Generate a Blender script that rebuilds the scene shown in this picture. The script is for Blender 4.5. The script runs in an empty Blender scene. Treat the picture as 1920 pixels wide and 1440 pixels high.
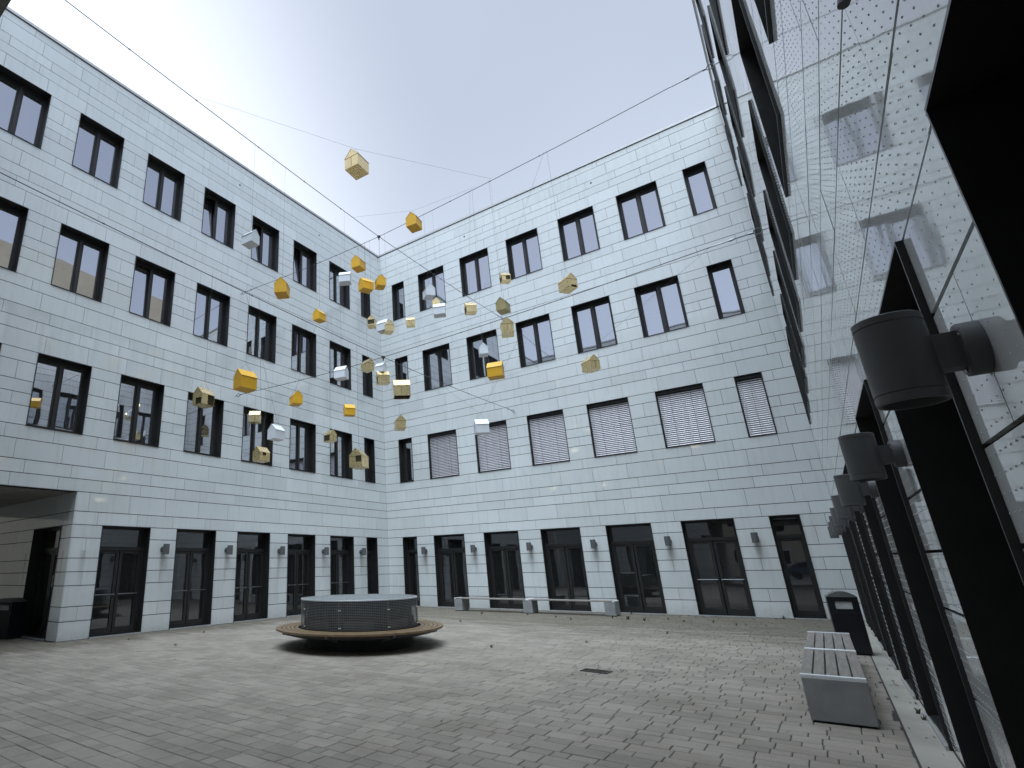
import bpy, math, random
from mathutils import Matrix, Vector
random.seed(7)
SC = bpy.context.scene
COL = SC.collection
R_ = math.radians

# ---------------------------------------------------------------- camera
CAM_POS = Vector((15.4333, -21.1068, 1.65))
YAW, PITCH, ROLL = R_(-39.0038), R_(18.3756), R_(-1.1423)
FPX, CX, CY = 1025.85, 668.87, 722.52          # focal length and optical centre, in pixels of a 1920 x 1440 frame
_f = Vector((math.sin(YAW) * math.cos(PITCH), math.cos(YAW) * math.cos(PITCH), math.sin(PITCH)))
_r0 = Vector((math.cos(YAW), -math.sin(YAW), 0))
_u0 = _r0.cross(_f)
_r = _r0 * math.cos(ROLL) + _u0 * math.sin(ROLL)
_u = _u0 * math.cos(ROLL) - _r0 * math.sin(ROLL)
cam = bpy.data.cameras.new('camera')
cam.sensor_fit = 'HORIZONTAL'
cam.sensor_width = 36.0
cam.lens = 36.0 * FPX / 1920
cam.shift_x = (960 - CX) / 1920
cam.shift_y = (CY - 720) / 1920
cam.clip_start = 0.05
cam.clip_end = 1000
camo = bpy.data.objects.new('camera', cam)
COL.objects.link(camo)
M = Matrix((( _r.x, _u.x, -_f.x, CAM_POS.x), (_r.y, _u.y, -_f.y, CAM_POS.y), (_r.z, _u.z, -_f.z, CAM_POS.z), (0, 0, 0, 1)))
camo.matrix_world = M
SC.camera = camo

# ---------------------------------------------------------------- sky, sun, exposure
SUN_EL, SUN_AZ = R_(72), R_(-66)               # azimuth from +x, counter-clockwise: a veiled sun stands high over the near wing
SUN_DIR = Vector((math.cos(SUN_EL) * math.cos(SUN_AZ), math.cos(SUN_EL) * math.sin(SUN_AZ), math.sin(SUN_EL)))
w = bpy.data.worlds.new('World')
SC.world = w
w.use_nodes = True
nt = w.node_tree
nt.nodes.clear()
N = nt.nodes.new
L = nt.links.new
out = N('ShaderNodeOutputWorld')
bg1 = N('ShaderNodeBackground')
bg2 = N('ShaderNodeBackground')
add = N('ShaderNodeAddShader')
sky = N('ShaderNodeTexSky')
sky.sky_type = 'NISHITA'
sky.sun_disc = False
sky.sun_elevation = SUN_EL
sky.sun_rotation = R_(90) - SUN_AZ
sky.dust_density = 2.0
sky.air_density = 1.0
L(sky.outputs[0], bg1.inputs[0])
bg1.inputs[1].default_value = SKY_STRENGTH = 0.11
# thin high cloud over the far half of the sky, whitest low in the west and towards the horizon
VEIL = Vector((-0.75, 0.35, 0.55)).normalized()
tc = N('ShaderNodeTexCoord')
nrm = N('ShaderNodeVectorMath'); nrm.operation = 'NORMALIZE'
L(tc.outputs['Generated'], nrm.inputs[0])
dot = N('ShaderNodeVectorMath'); dot.operation = 'DOT_PRODUCT'
dot.inputs[1].default_value = VEIL
L(nrm.outputs[0], dot.inputs[0])
veil = N('ShaderNodeMapRange'); veil.interpolation_type = 'SMOOTHSTEP'
veil.inputs[1].default_value = -0.25; veil.inputs[2].default_value = 1.0
veil.inputs[3].default_value = 0.24; veil.inputs[4].default_value = 0.40
L(dot.outputs['Value'], veil.inputs[0])
sep = N('ShaderNodeSeparateXYZ'); L(nrm.outputs[0], sep.inputs[0])
hz = N('ShaderNodeMapRange'); hz.interpolation_type = 'SMOOTHSTEP'
hz.inputs[1].default_value = 0.85; hz.inputs[2].default_value = 0.25
hz.inputs[3].default_value = 0.0; hz.inputs[4].default_value = 0.12
L(sep.outputs['Z'], hz.inputs[0])
nz = N('ShaderNodeTexNoise'); nz.inputs['Scale'].default_value = 1.3; nz.inputs['Detail'].default_value = 3.0
L(nrm.outputs[0], nz.inputs['Vector'])
nzr = N('ShaderNodeMapRange'); nzr.inputs[1].default_value = 0.3; nzr.inputs[2].default_value = 0.7
nzr.inputs[3].default_value = -0.03; nzr.inputs[4].default_value = 0.03
L(nz.outputs[0], nzr.inputs[0])
s1 = N('ShaderNodeMath'); s1.operation = 'ADD'; L(veil.outputs[0], s1.inputs[0]); L(hz.outputs[0], s1.inputs[1])
GLOW = Vector((-0.96, 0.02, 0.28)).normalized()
gd = N('ShaderNodeVectorMath'); gd.operation = 'DOT_PRODUCT'; gd.inputs[1].default_value = GLOW
L(nrm.outputs[0], gd.inputs[0])
gm = N('ShaderNodeMapRange'); gm.interpolation_type = 'SMOOTHERSTEP'
gm.inputs[1].default_value = 0.50; gm.inputs[2].default_value = 1.0; gm.inputs[3].default_value = 0.0; gm.inputs[4].default_value = 0.75
L(gd.outputs['Value'], gm.inputs[0])
s0 = N('ShaderNodeMath'); s0.operation = 'ADD'; L(s1.outputs[0], s0.inputs[0]); L(gm.outputs[0], s0.inputs[1])
s2 = N('ShaderNodeMath'); s2.operation = 'ADD'; L(s0.outputs[0], s2.inputs[0]); L(nzr.outputs[0], s2.inputs[1])
bg2.inputs[0].default_value = (0.965, 0.985, 0.985, 1)
L(s2.outputs[0], bg2.inputs[1])
L(bg1.outputs[0], add.inputs[0]); L(bg2.outputs[0], add.inputs[1]); L(add.outputs[0], out.inputs[0])

sl = bpy.data.lights.new('sun', 'SUN')
sl.energy = 5.0
sl.angle = R_(55)
sl.color = (0.70, 0.86, 1.0)
so = bpy.data.objects.new('sun', sl)
COL.objects.link(so)
so.rotation_euler = SUN_DIR.to_track_quat('Z', 'Y').to_euler()
vs = SC.view_settings
vs.view_transform = 'Standard'
vs.look = 'None'
vs.gamma = 1.0
vs.exposure = 0.12
vs.use_curve_mapping = False

# ---------------------------------------------------------------- materials
def new_mat(name):
    m = bpy.data.materials.new(name)
    m.use_nodes = True
    t = m.node_tree
    t.nodes.clear()
    o = t.nodes.new('ShaderNodeOutputMaterial')
    b = t.nodes.new('ShaderNodeBsdfPrincipled')
    t.links.new(b.outputs[0], o.inputs[0])
    return m, t, b

def node(t, kind, **kw):
    n = t.nodes.new(kind)
    for k, v in kw.items():
        if k.startswith('i_'):
            n.inputs[int(k[2:])].default_value = v
        else:
            setattr(n, k, v)
    return n

def math_(t, op, a, b=None, c=None, clamp=False):
    n = t.nodes.new('ShaderNodeMath')
    n.operation = op
    n.use_clamp = clamp
    for i, v in enumerate((a, b, c)):
        if v is None:
            continue
        if isinstance(v, (int, float)):
            n.inputs[i].default_value = v
        else:
            t.links.new(v, n.inputs[i])
    return n.outputs[0]

def maprange(t, v, a, b, c, d):
    n = t.nodes.new('ShaderNodeMapRange')
    n.clamp = True
    t.links.new(v, n.inputs[0])
    for i, x in enumerate((a, b, c, d)):
        n.inputs[i + 1].default_value = x
    return n.outputs[0]

def mixcol(t, fac, a, b, blend='MIX'):
    n = t.nodes.new('ShaderNodeMix')
    n.data_type = 'RGBA'
    n.blend_type = blend
    n.clamp_factor = True
    for s, v in (('Factor', fac), ('A', a), ('B', b)):
        if isinstance(v, (int, float)):
            n.inputs[s].default_value = v
        elif isinstance(v, tuple):
            n.inputs[s].default_value = (*v, 1)
        else:
            t.links.new(v, n.inputs[s])
    return n.outputs['Result']

def noise(t, vec, scale, detail=4.0, rough=0.55):
    n = t.nodes.new('ShaderNodeTexNoise')
    n.inputs['Scale'].default_value = scale
    n.inputs['Detail'].default_value = detail
    n.inputs['Roughness'].default_value = rough
    if vec is not None:
        t.links.new(vec, n.inputs['Vector'])
    return n.outputs[0]

def bump(t, h, dist, strength=1.0, normal=None):
    n = t.nodes.new('ShaderNodeBump')
    n.inputs['Strength'].default_value = strength
    n.inputs['Distance'].default_value = dist
    t.links.new(h, n.inputs['Height'])
    if normal is not None:
        t.links.new(normal, n.inputs['Normal'])
    return n.outputs[0]

def plain(name, col, rough=0.5, metal=0.0, spec=0.5, var=0.12, nscale=6.0, bumpd=0.0, bscale=60.0, objrand=0.0):
    """a surface colour broken up by soft noise, with fine relief"""
    m, t, b = new_mat(name)
    tc = node(t, 'ShaderNodeTexCoord')
    v = tc.outputs['Object']
    c = mixcol(t, maprange(t, noise(t, v, nscale), 0.3, 0.7, 0, 1), tuple(x * (1 - var) for x in col), tuple(x * (1 + var) for x in col))
    if objrand:
        oi = node(t, 'ShaderNodeObjectInfo')
        c = mixcol(t, 1.0, c, gray_(t, maprange(t, oi.outputs['Random'], 0, 1, 1 - objrand, 1 + objrand)), 'MULTIPLY')
    t.links.new(c, b.inputs['Base Color'])
    r = maprange(t, noise(t, v, nscale * 2.3), 0.3, 0.7, max(0.02, rough * 0.85), min(1, rough * 1.15))
    t.links.new(r, b.inputs['Roughness'])
    b.inputs['Metallic'].default_value = metal
    b.inputs['Specular IOR Level'].default_value = spec
    if bumpd:
        t.links.new(bump(t, noise(t, v, bscale, 3), bumpd), b.inputs['Normal'])
    return m

def gray_(t, v):
    n = t.nodes.new('ShaderNodeCombineColor')
    for i in range(3):
        t.links.new(v, n.inputs[i])
    return n.outputs[0]

MAT = {}

def facade_mat():
    """back-enamelled glass panels: pale grey, glossy and slightly wavy"""
    m, t, b = new_mat('panel_glass')
    tc = node(t, 'ShaderNodeTexCoord')
    oi = node(t, 'ShaderNodeObjectInfo')
    geo = node(t, 'ShaderNodeNewGeometry')
    tint = maprange(t, oi.outputs['Random'], 0, 1, 0.935, 1.03)
    grain = maprange(t, noise(t, geo.outputs['Position'], 0.55, 5, 0.6), 0.3, 0.7, 0.96, 1.03)
    fine = maprange(t, noise(t, geo.outputs['Position'], 90, 2), 0.3, 0.7, 0.985, 1.015)
    k = math_(t, 'MULTIPLY', math_(t, 'MULTIPLY', tint, grain), fine)
    base = mixcol(t, 1.0, PANEL_COL, gray_(t, k), 'MULTIPLY')
    # a little rain dirt running down from the joints
    st = node(t, 'ShaderNodeMapping'); st.inputs['Scale'].default_value = (5.0, 5.0, 0.35)
    t.links.new(geo.outputs['Position'], st.inputs[0])
    run = maprange(t, noise(t, st.outputs[0], 1.6, 4, 0.6), 0.5, 0.75, 0.0, 0.22)
    base = mixcol(t, run, base, (0.38, 0.385, 0.36))
    # soot trails under the lamps, splash dirt along the ground
    sp3 = node(t, 'ShaderNodeSeparateXYZ'); t.links.new(geo.outputs['Position'], sp3.inputs[0])
    sn3 = node(t, 'ShaderNodeSeparateXYZ'); t.links.new(geo.outputs['True Normal'], sn3.inputs[0])
    isb = math_(t, 'GREATER_THAN', math_(t, 'ABSOLUTE', sn3.outputs['Y']), 0.5)
    uu = math_(t, 'ADD', math_(t, 'MULTIPLY', sp3.outputs['X'], isb), math_(t, 'MULTIPLY', math_(t, 'MULTIPLY', sp3.outputs['Y'], -1.0), math_(t, 'SUBTRACT', 1.0, isb)))
    du = math_(t, 'ABSOLUTE', math_(t, 'SUBTRACT', math_(t, 'FLOORED_MODULO', math_(t, 'SUBTRACT', uu, 2.0175 - 1.1855), 2.371), 1.1855))
    wob = math_(t, 'ADD', du, math_(t, 'MULTIPLY', math_(t, 'SUBTRACT', noise(t, geo.outputs['Position'], 7, 4), 0.5), 0.09))
    trail = math_(t, 'MULTIPLY', maprange(t, wob, 0.015, 0.10, 1, 0), math_(t, 'MULTIPLY', maprange(t, sp3.outputs['Z'], 1.15, 2.1, 0, 0.55), math_(t, 'LESS_THAN', sp3.outputs['Z'], 2.22)))
    base = mixcol(t, trail, base, (0.30, 0.30, 0.285))
    splash = math_(t, 'MULTIPLY', maprange(t, math_(t, 'ADD', sp3.outputs['Z'], math_(t, 'MULTIPLY', noise(t, geo.outputs['Position'], 3.5, 5, 0.65), 0.5)), 0.25, 0.62, 0.45, 0), maprange(t, noise(t, geo.outputs['Position'], 14, 4), 0.35, 0.65, 0.3, 1))
    base = mixcol(t, splash, base, (0.33, 0.325, 0.29))
    t.links.new(base, b.inputs['Base Color'])
    b.inputs['Roughness'].default_value = 0.05
    b.inputs['Specular IOR Level'].default_value = PANEL_SPEC
    wv = node(t, 'ShaderNodeMapping'); wv.inputs['Scale'].default_value = (1.0, 1.0, 1.0)
    t.links.new(geo.outputs['Position'], wv.inputs[0])
    wave = noise(t, wv.outputs[0], 3.2, 1, 0.45)
    n1 = bump(t, wave, 0.0012)
    t.links.new(n1, b.inputs['Normal'])
    return m

def glass_mat(name, tint, mirror, dirt=0.03):
    """coated window glass: a partly mirroring, tinted, see-through sheet"""
    m = bpy.data.materials.new(name)
    m.use_nodes = True
    t = m.node_tree
    t.nodes.clear()
    o = node(t, 'ShaderNodeOutputMaterial')
    tr = node(t, 'ShaderNodeBsdfTransparent'); tr.inputs[0].default_value = (*tint, 1)
    gl = node(t, 'ShaderNodeBsdfAnisotropic') if False else node(t, 'ShaderNodeBsdfGlossy')
    gl.inputs['Color'].default_value = (0.90, 0.92, 0.98, 1)
    gl.inputs['Roughness'].default_value = 0.012
    geo = node(t, 'ShaderNodeNewGeometry')
    oi = node(t, 'ShaderNodeObjectInfo')
    off = node(t, 'ShaderNodeVectorMath'); off.operation = 'ADD'
    t.links.new(geo.outputs['Position'], off.inputs[0])
    t.links.new(oi.outputs['Random'], off.inputs[1])
    t.links.new(bump(t, noise(t, off.outputs[0], 1.1, 1, 0.4), 0.0022), gl.inputs['Normal'])
    fr = node(t, 'ShaderNodeFresnel'); fr.inputs[0].default_value = 1.55
    fac = math_(t, 'ADD', math_(t, 'MULTIPLY', fr.outputs[0], 1.0 - mirror), mirror, clamp=True)
    mx = node(t, 'ShaderNodeMixShader')
    t.links.new(fac, mx.inputs[0]); t.links.new(tr.outputs[0], mx.inputs[1]); t.links.new(gl.outputs[0], mx.inputs[2])
    df = node(t, 'ShaderNodeBsdfDiffuse'); df.inputs[0].default_value = (0.45, 0.46, 0.46, 1)
    m2 = node(t, 'ShaderNodeMixShader'); m2.inputs[0].default_value = dirt
    t.links.new(mx.outputs[0], m2.inputs[1]); t.links.new(df.outputs[0], m2.inputs[2])
    t.links.new(m2.outputs[0], o.inputs[0])
    return m

def paving_mat(name, island):
    m, t, b = new_mat(name)
    geo = node(t, 'ShaderNodeNewGeometry')
    pos = geo.outputs['Position']
    if island:
        rnd = geo.outputs['Random Per Island']
    else:
        rnd = node(t, 'ShaderNodeObjectInfo').outputs['Random']
    s = node(t, 'ShaderNodeSeparateXYZ'); t.links.new(pos, s.inputs[0])
    base = mixcol(t, rnd, (0.246, 0.214, 0.180), (0.379, 0.330, 0.277))
    warm = math_(t, 'MULTIPLY', math_(t, 'GREATER_THAN', rnd, 0.72), 0.35)
    base = mixcol(t, warm, base, (0.298, 0.252, 0.208))
    base = mixcol(t, maprange(t, noise(t, pos, 55, 3, 0.7), 0.3, 0.7, 0, 0.45), base, (0.200, 0.174, 0.147))
    blot = noise(t, pos, 0.9, 6, 0.65)
    base = mixcol(t, maprange(t, blot, 0.44, 0.68, 0, 0.62), base, (0.181, 0.155, 0.127))
    light = noise(t, pos, 0.35, 4, 0.6)
    base = mixcol(t, maprange(t, light, 0.5, 0.72, 0, 0.22), base, (0.387, 0.338, 0.287))
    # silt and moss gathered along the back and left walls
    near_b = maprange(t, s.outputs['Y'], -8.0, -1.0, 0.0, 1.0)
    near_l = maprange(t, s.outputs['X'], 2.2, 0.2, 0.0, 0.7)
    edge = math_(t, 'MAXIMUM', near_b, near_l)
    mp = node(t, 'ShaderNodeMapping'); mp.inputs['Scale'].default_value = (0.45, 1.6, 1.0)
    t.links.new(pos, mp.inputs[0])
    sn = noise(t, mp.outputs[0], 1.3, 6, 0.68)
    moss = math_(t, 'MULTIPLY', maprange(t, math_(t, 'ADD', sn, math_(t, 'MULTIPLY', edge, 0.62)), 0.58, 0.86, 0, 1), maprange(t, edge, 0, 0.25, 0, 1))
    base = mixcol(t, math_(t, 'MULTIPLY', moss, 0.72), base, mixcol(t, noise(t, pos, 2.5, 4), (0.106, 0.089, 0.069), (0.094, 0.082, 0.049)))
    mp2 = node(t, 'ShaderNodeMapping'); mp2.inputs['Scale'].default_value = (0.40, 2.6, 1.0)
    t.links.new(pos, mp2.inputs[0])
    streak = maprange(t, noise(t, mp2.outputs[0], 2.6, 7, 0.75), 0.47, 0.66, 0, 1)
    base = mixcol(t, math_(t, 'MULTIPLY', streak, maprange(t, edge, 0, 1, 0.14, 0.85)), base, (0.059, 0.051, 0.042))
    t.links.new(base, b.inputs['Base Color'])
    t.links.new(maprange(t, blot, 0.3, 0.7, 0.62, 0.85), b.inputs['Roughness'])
    b.inputs['Specular IOR Level'].default_value = 0.35
    t.links.new(bump(t, noise(t, pos, 140, 3, 0.7), 0.0014, 0.6), b.inputs['Normal'])
    return m

def wood_mat(name, c1, c2, rough, along='Y'):
    m, t, b = new_mat(name)
    tc = node(t, 'ShaderNodeTexCoord')
    geo = node(t, 'ShaderNodeNewGeometry')
    oi = node(t, 'ShaderNodeObjectInfo')
    mp = node(t, 'ShaderNodeMapping')
    mp.inputs['Scale'].default_value = (9, 0.7, 9) if along == 'Y' else ((0.7, 9, 9) if along == 'X' else (3, 3, 9))
    t.links.new(tc.outputs['Object'], mp.inputs[0])
    off = node(t, 'ShaderNodeVectorMath'); off.operation = 'ADD'
    t.links.new(mp.outputs[0], off.inputs[0]); t.links.new(math_(t, 'MULTIPLY', oi.outputs['Random'], 40.0), off.inputs[1])
    g = noise(t, off.outputs[0], 3.0, 6, 0.7)
    c = mixcol(t, maprange(t, g, 0.32, 0.68, 0, 1), c1, c2)
    c = mixcol(t, maprange(t, noise(t, off.outputs[0], 11.0, 4, 0.8), 0.52, 0.7, 0, 0.55), c, tuple(x * 0.45 for x in c1))
    t.links.new(c, b.inputs['Base Color'])
    b.inputs['Roughness'].default_value = rough
    t.links.new(bump(t, g, 0.003, 0.7), b.inputs['Normal'])
    return m

PANEL_COL = (0.695, 0.718, 0.712)
PANEL_SPEC = 1.0
MAT['panel'] = facade_mat()
MAT['bead'] = plain('glass_bead', (0.62, 0.65, 0.65), 0.15, var=0.03)
MAT['joint'] = plain('joint_black', (0.018, 0.019, 0.02), 0.8)
MAT['frame'] = plain('anthracite_metal', (0.034, 0.033, 0.032), 0.38, 0.3, var=0.14, nscale=3)
MAT['reveal'] = plain('dark_reveal_metal', (0.017, 0.017, 0.017), 0.5, 0.2, var=0.1)
MAT['glass'] = glass_mat('window_glass', (0.42, 0.45, 0.47), 0.58)
MAT['doorglass'] = glass_mat('door_glass', (0.46, 0.50, 0.49), 0.10)
MAT['coping'] = plain('coping_metal', (0.50, 0.50, 0.50), 0.45, 0.4, var=0.05)
MAT['interior'] = plain('interior_plaster', (0.32, 0.31, 0.29), 0.85)
MAT['ifloor'] = plain('interior_floor', (0.10, 0.09, 0.08), 0.6)
MAT['blind'] = plain('blind_aluminium', (0.60, 0.565, 0.585), 0.4, 0.2, var=0.04)
MAT['fabric'] = plain('roller_blind_fabric', (0.62, 0.60, 0.55), 0.85, var=0.03)
MAT['curtain'] = plain('curtain_cloth', (0.055, 0.068, 0.062), 0.85)
MAT['beige'] = plain('beige_board', (0.42, 0.31, 0.19), 0.7)
MAT['paper'] = plain('notice_paper', (0.55, 0.55, 0.54), 0.7)
MAT['ink'] = plain('notice_print', (0.10, 0.10, 0.11), 0.7)
MAT['steel'] = plain('brushed_steel', (0.21, 0.215, 0.22), 0.35, 0.9, var=0.06)
MAT['wire'] = plain('steel_cable', (0.10, 0.10, 0.105), 0.45, 0.7)
MAT['thinwire'] = plain('thin_wire', (0.13, 0.13, 0.135), 0.5, 0.5)
MAT['concrete'] = plain('cast_concrete', (0.27, 0.275, 0.275), 0.75, var=0.16, nscale=4, bumpd=0.002, bscale=90)
MAT['slab'] = plain('kerb_concrete', (0.345, 0.318, 0.275), 0.8, var=0.12, nscale=1.7, bumpd=0.002, bscale=120, objrand=0.07)
MAT['whitesteel'] = plain('white_painted_steel', (0.72, 0.73, 0.73), 0.4, var=0.05)
MAT['greywood'] = wood_mat('weathered_wood', (0.155, 0.135, 0.115), (0.285, 0.262, 0.235), 0.75, 'Y')
MAT['greywoodx'] = wood_mat('weathered_wood_long', (0.155, 0.14, 0.115), (0.275, 0.258, 0.225), 0.75, 'X')
MAT['teak'] = wood_mat('oiled_hardwood', (0.135, 0.085, 0.045), (0.245, 0.165, 0.092), 0.5, 'Z')
MAT['lamp'] = plain('lamp_grey_paint', (0.108, 0.108, 0.109), 0.55, var=0.07, nscale=9, bumpd=0.0003, bscale=700)
MAT['lampglass'] = plain('lamp_lens', (0.05, 0.05, 0.05), 0.2)
MAT['binblack'] = plain('bin_black_paint', (0.008, 0.009, 0.012), 0.32, var=0.2)
MAT['bintop'] = plain('bin_top_galvanised', (0.22, 0.22, 0.215), 0.5, 0.6)
MAT['binlight'] = plain('bin_slot_inside', (0.55, 0.56, 0.56), 0.5)
MAT['mesh'] = plain('galvanised_mesh', (0.30, 0.31, 0.32), 0.45, 0.7)
MAT['drumdark'] = plain('dark_drum_lining', (0.022, 0.023, 0.025), 0.7)
MAT['drumtop'] = plain('drum_lid_stone', (0.17, 0.18, 0.18), 0.85, var=0.25, nscale=14, bumpd=0.004, bscale=60)
MAT['black'] = plain('black_void', (0.004, 0.004, 0.004), 0.9)
MAT['soffit'] = plain('soffit_board', (0.33, 0.32, 0.30), 0.7, var=0.08)
MAT['paver'] = paving_mat('concrete_paver', False)
MAT['pavers'] = paving_mat('concrete_pavers', True)
MAT['sand'] = plain('joint_sand', (0.048, 0.044, 0.038), 0.95, var=0.3, nscale=9)
MAT['earth'] = plain('asphalt_ground', (0.055, 0.055, 0.055), 0.9)
MAT['roof'] = plain('roof_gravel', (0.20, 0.20, 0.19), 0.9)
MAT['yellow'] = plain('yellow_paint', (0.78, 0.42, 0.018), 0.42, var=0.05, nscale=10)
MAT['white'] = plain('white_paint', (0.74, 0.76, 0.80), 0.4, var=0.04, nscale=10)
MAT['gold'] = plain('polished_brass', (0.95, 0.75, 0.40), 0.27, 0.92, var=0.05, nscale=4, bumpd=0.0002, bscale=6)
MAT['golddull'] = plain('dull_brass', (0.48, 0.40, 0.20), 0.38, 0.85, var=0.1, nscale=4, bumpd=0.0002, bscale=6)
MAT['gold_shade'] = plain('brass_shade_inside', (0.05, 0.037, 0.015), 0.7, 0.3)  # darkened brass stands in for the shade inside the open houses
MAT['seam'] = plain('sheet_seam', (0.10, 0.07, 0.03), 0.6, 0.5)
MAT['leaf'] = plain('dry_leaf', (0.045, 0.035, 0.022), 0.8, var=0.4)
MAT['weed'] = plain('weed_leaf', (0.060, 0.075, 0.028), 0.7, var=0.3)
MAT['stucco'] = plain('beige_stucco', (0.46, 0.40, 0.31), 0.9, var=0.06, nscale=1.2)
MAT['redroof'] = plain('roof_tiles', (0.16, 0.07, 0.05), 0.8)
MAT['carblue'] = plain('blue_car_paint', (0.10, 0.14, 0.20), 0.25, 0.3)
MAT['tyre'] = plain('tyre_rubber', (0.015, 0.015, 0.015), 0.8)
MAT['headlight'] = plain('headlight_glass', (0.6, 0.6, 0.6), 0.15)

# ---------------------------------------------------------------- mesh helpers
class MB:
    def __init__(s):
        s.v = []; s.f = []; s.mi = []; s.smooth = False
    def poly(s, pts, mi=0):
        n = len(s.v); s.v += [tuple(p) for p in pts]; s.f.append(tuple(range(n, n + len(pts)))); s.mi.append(mi)
    def box(s, x0, x1, y0, y1, z0, z1, mi=0, skip=''):
        n = len(s.v)
        s.v += [(x0, y0, z0), (x1, y0, z0), (x1, y1, z0), (x0, y1, z0), (x0, y0, z1), (x1, y0, z1), (x1, y1, z1), (x0, y1, z1)]
        F = {'d': (0, 3, 2, 1), 'u': (4, 5, 6, 7), 'f': (0, 1, 5, 4), 'r': (1, 2, 6, 5), 'b': (2, 3, 7, 6), 'l': (3, 0, 4, 7)}
        for k, q in F.items():
            if k not in skip:
                s.f.append(tuple(n + i for i in q)); s.mi.append(mi)
        return s
    def ring_frame(s, x0, x1, z0, z1, wd, y0, y1, mi=0, wb=None, wt=None):
        """rectangular frame in the xz plane: four butted bars"""
        wb = wd if wb is None else wb
        wt = wd if wt is None else wt
        s.box(x0, x0 + wd, y0, y1, z0, z1, mi); s.box(x1 - wd, x1, y0, y1, z0, z1, mi)
        s.box(x0 + wd, x1 - wd, y0, y1, z0, z0 + wb, mi); s.box(x0 + wd, x1 - wd, y0, y1, z1 - wt, z1, mi)
        return s
    def tube(s, pts, r, n=6, mi=0, caps=True, radii=None):
        pts = [Vector(p) for p in pts]
        rings = []
        prev = None
        for i, p in enumerate(pts):
            d = (pts[min(i + 1, len(pts) - 1)] - pts[max(i - 1, 0)]).normalized()
            a = d.orthogonal().normalized() if prev is None else (prev - d * prev.dot(d)).normalized()
            prev = a
            b = d.cross(a)
            rr = radii[i] if radii else r
            base = len(s.v)
            for k in range(n):
                t = 2 * math.pi * k / n
                s.v.append(tuple(p + (a * math.cos(t) + b * math.sin(t)) * rr))
            rings.append(base)
        for i in range(len(rings) - 1):
            for k in range(n):
                s.f.append((rings[i] + k, rings[i] + (k + 1) % n, rings[i + 1] + (k + 1) % n, rings[i + 1] + k)); s.mi.append(mi)
        if caps:
            s.f.append(tuple(rings[0] + k for k in range(n - 1, -1, -1))); s.mi.append(mi)
            s.f.append(tuple(rings[-1] + k for k in range(n))); s.mi.append(mi)
        return s
    def lathe(s, prof, n=32, a0=0.0, a1=2 * math.pi, axis='z', c=(0, 0, 0), mi=0):
        """revolve a list of (radius, height) about a vertical (z) or a y axis"""
        full = abs(a1 - a0 - 2 * math.pi) < 1e-6
        m = n if full else n + 1
        base = len(s.v)
        for r, h in prof:
            for k in range(m):
                t = a0 + (a1 - a0) * k / n
                if axis == 'z':
                    s.v.append((c[0] + r * math.cos(t), c[1] + r * math.sin(t), c[2] + h))
                else:
                    s.v.append((c[0] + r * math.cos(t), c[1] - h, c[2] + r * math.sin(t)))
        for i in range(len(prof) - 1):
            for k in range(n):
                k2 = (k + 1) % m
                q = (base + i * m + k, base + i * m + k2, base + (i + 1) * m + k2, base + (i + 1) * m + k)
                s.f.append(q); s.mi.append(mi)
        return s
    def mesh(s, name, mats):
        me = bpy.data.meshes.new(name)
        me.from_pydata(s.v, [], s.f)
        if not isinstance(mats, (list, tuple)):
            mats = [mats]
        for m in mats:
            me.materials.append(m)
        if len(mats) > 1:
            me.polygons.foreach_set('material_index', s.mi)
        if s.smooth:
            me.polygons.foreach_set('use_smooth', [True] * len(s.f))
        me.update()
        return me

def link(name, data, parent=None, loc=(0, 0, 0), rot=(0, 0, 0)):
    o = bpy.data.objects.new(name, data)
    COL.objects.link(o)
    if parent is not None:
        o.parent = parent
    o.location = loc
    o.rotation_euler = rot
    return o

def part(name, mb, mats, parent=None, loc=(0, 0, 0), rot=(0, 0, 0)):
    return link(name, mb.mesh(name, mats), parent, loc, rot)

def thing(name, label, cat, loc=(0, 0, 0), rz=0.0, group=None):
    o = link(name, None, None, loc, (0, 0, rz))
    o.empty_display_size = 0.2
    o['label'] = label; o['category'] = cat
    if group:
        o['group'] = group
    return o

def tag(o, label, cat, group=None):
    o['label'] = label; o['category'] = cat
    if group:
        o['group'] = group
    return o

def smooth_by_angle(o, deg=35):
    me = o.data
    me.polygons.foreach_set('use_smooth', [True] * len(me.polygons))
    me.update()
    try:
        me.set_sharp_from_angle(angle=R_(deg))
    except Exception:
        pass
    return o

def bevel(o, w=0.004, seg=2):
    m = o.modifiers.new('bevel', 'BEVEL')
    m.width = w; m.segments = seg; m.limit_method = 'ANGLE'; m.angle_limit = R_(40)
    return o

def proj(p):
    d = Vector(p) - CAM_POS
    z = d.dot(_f)
    if z < 0.15:
        return None
    return (CX + FPX * d.dot(_r) / z, CY - FPX * d.dot(_u) / z)

def seen_area(corners):
    """area, in pixels, that a flat piece covers inside the picture (0 if outside)"""
    q = [proj(c) for c in corners]
    if any(x is None for x in q):
        return 0.0
    cx = sum(x[0] for x in q) / len(q); cy = sum(x[1] for x in q) / len(q)
    if not (-60 < cx < 1980 and -60 < cy < 1500):
        return 0.0
    return abs(sum(q[i][0] * q[(i + 1) % len(q)][1] - q[(i + 1) % len(q)][0] * q[i][1] for i in range(len(q)))) / 2

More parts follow.
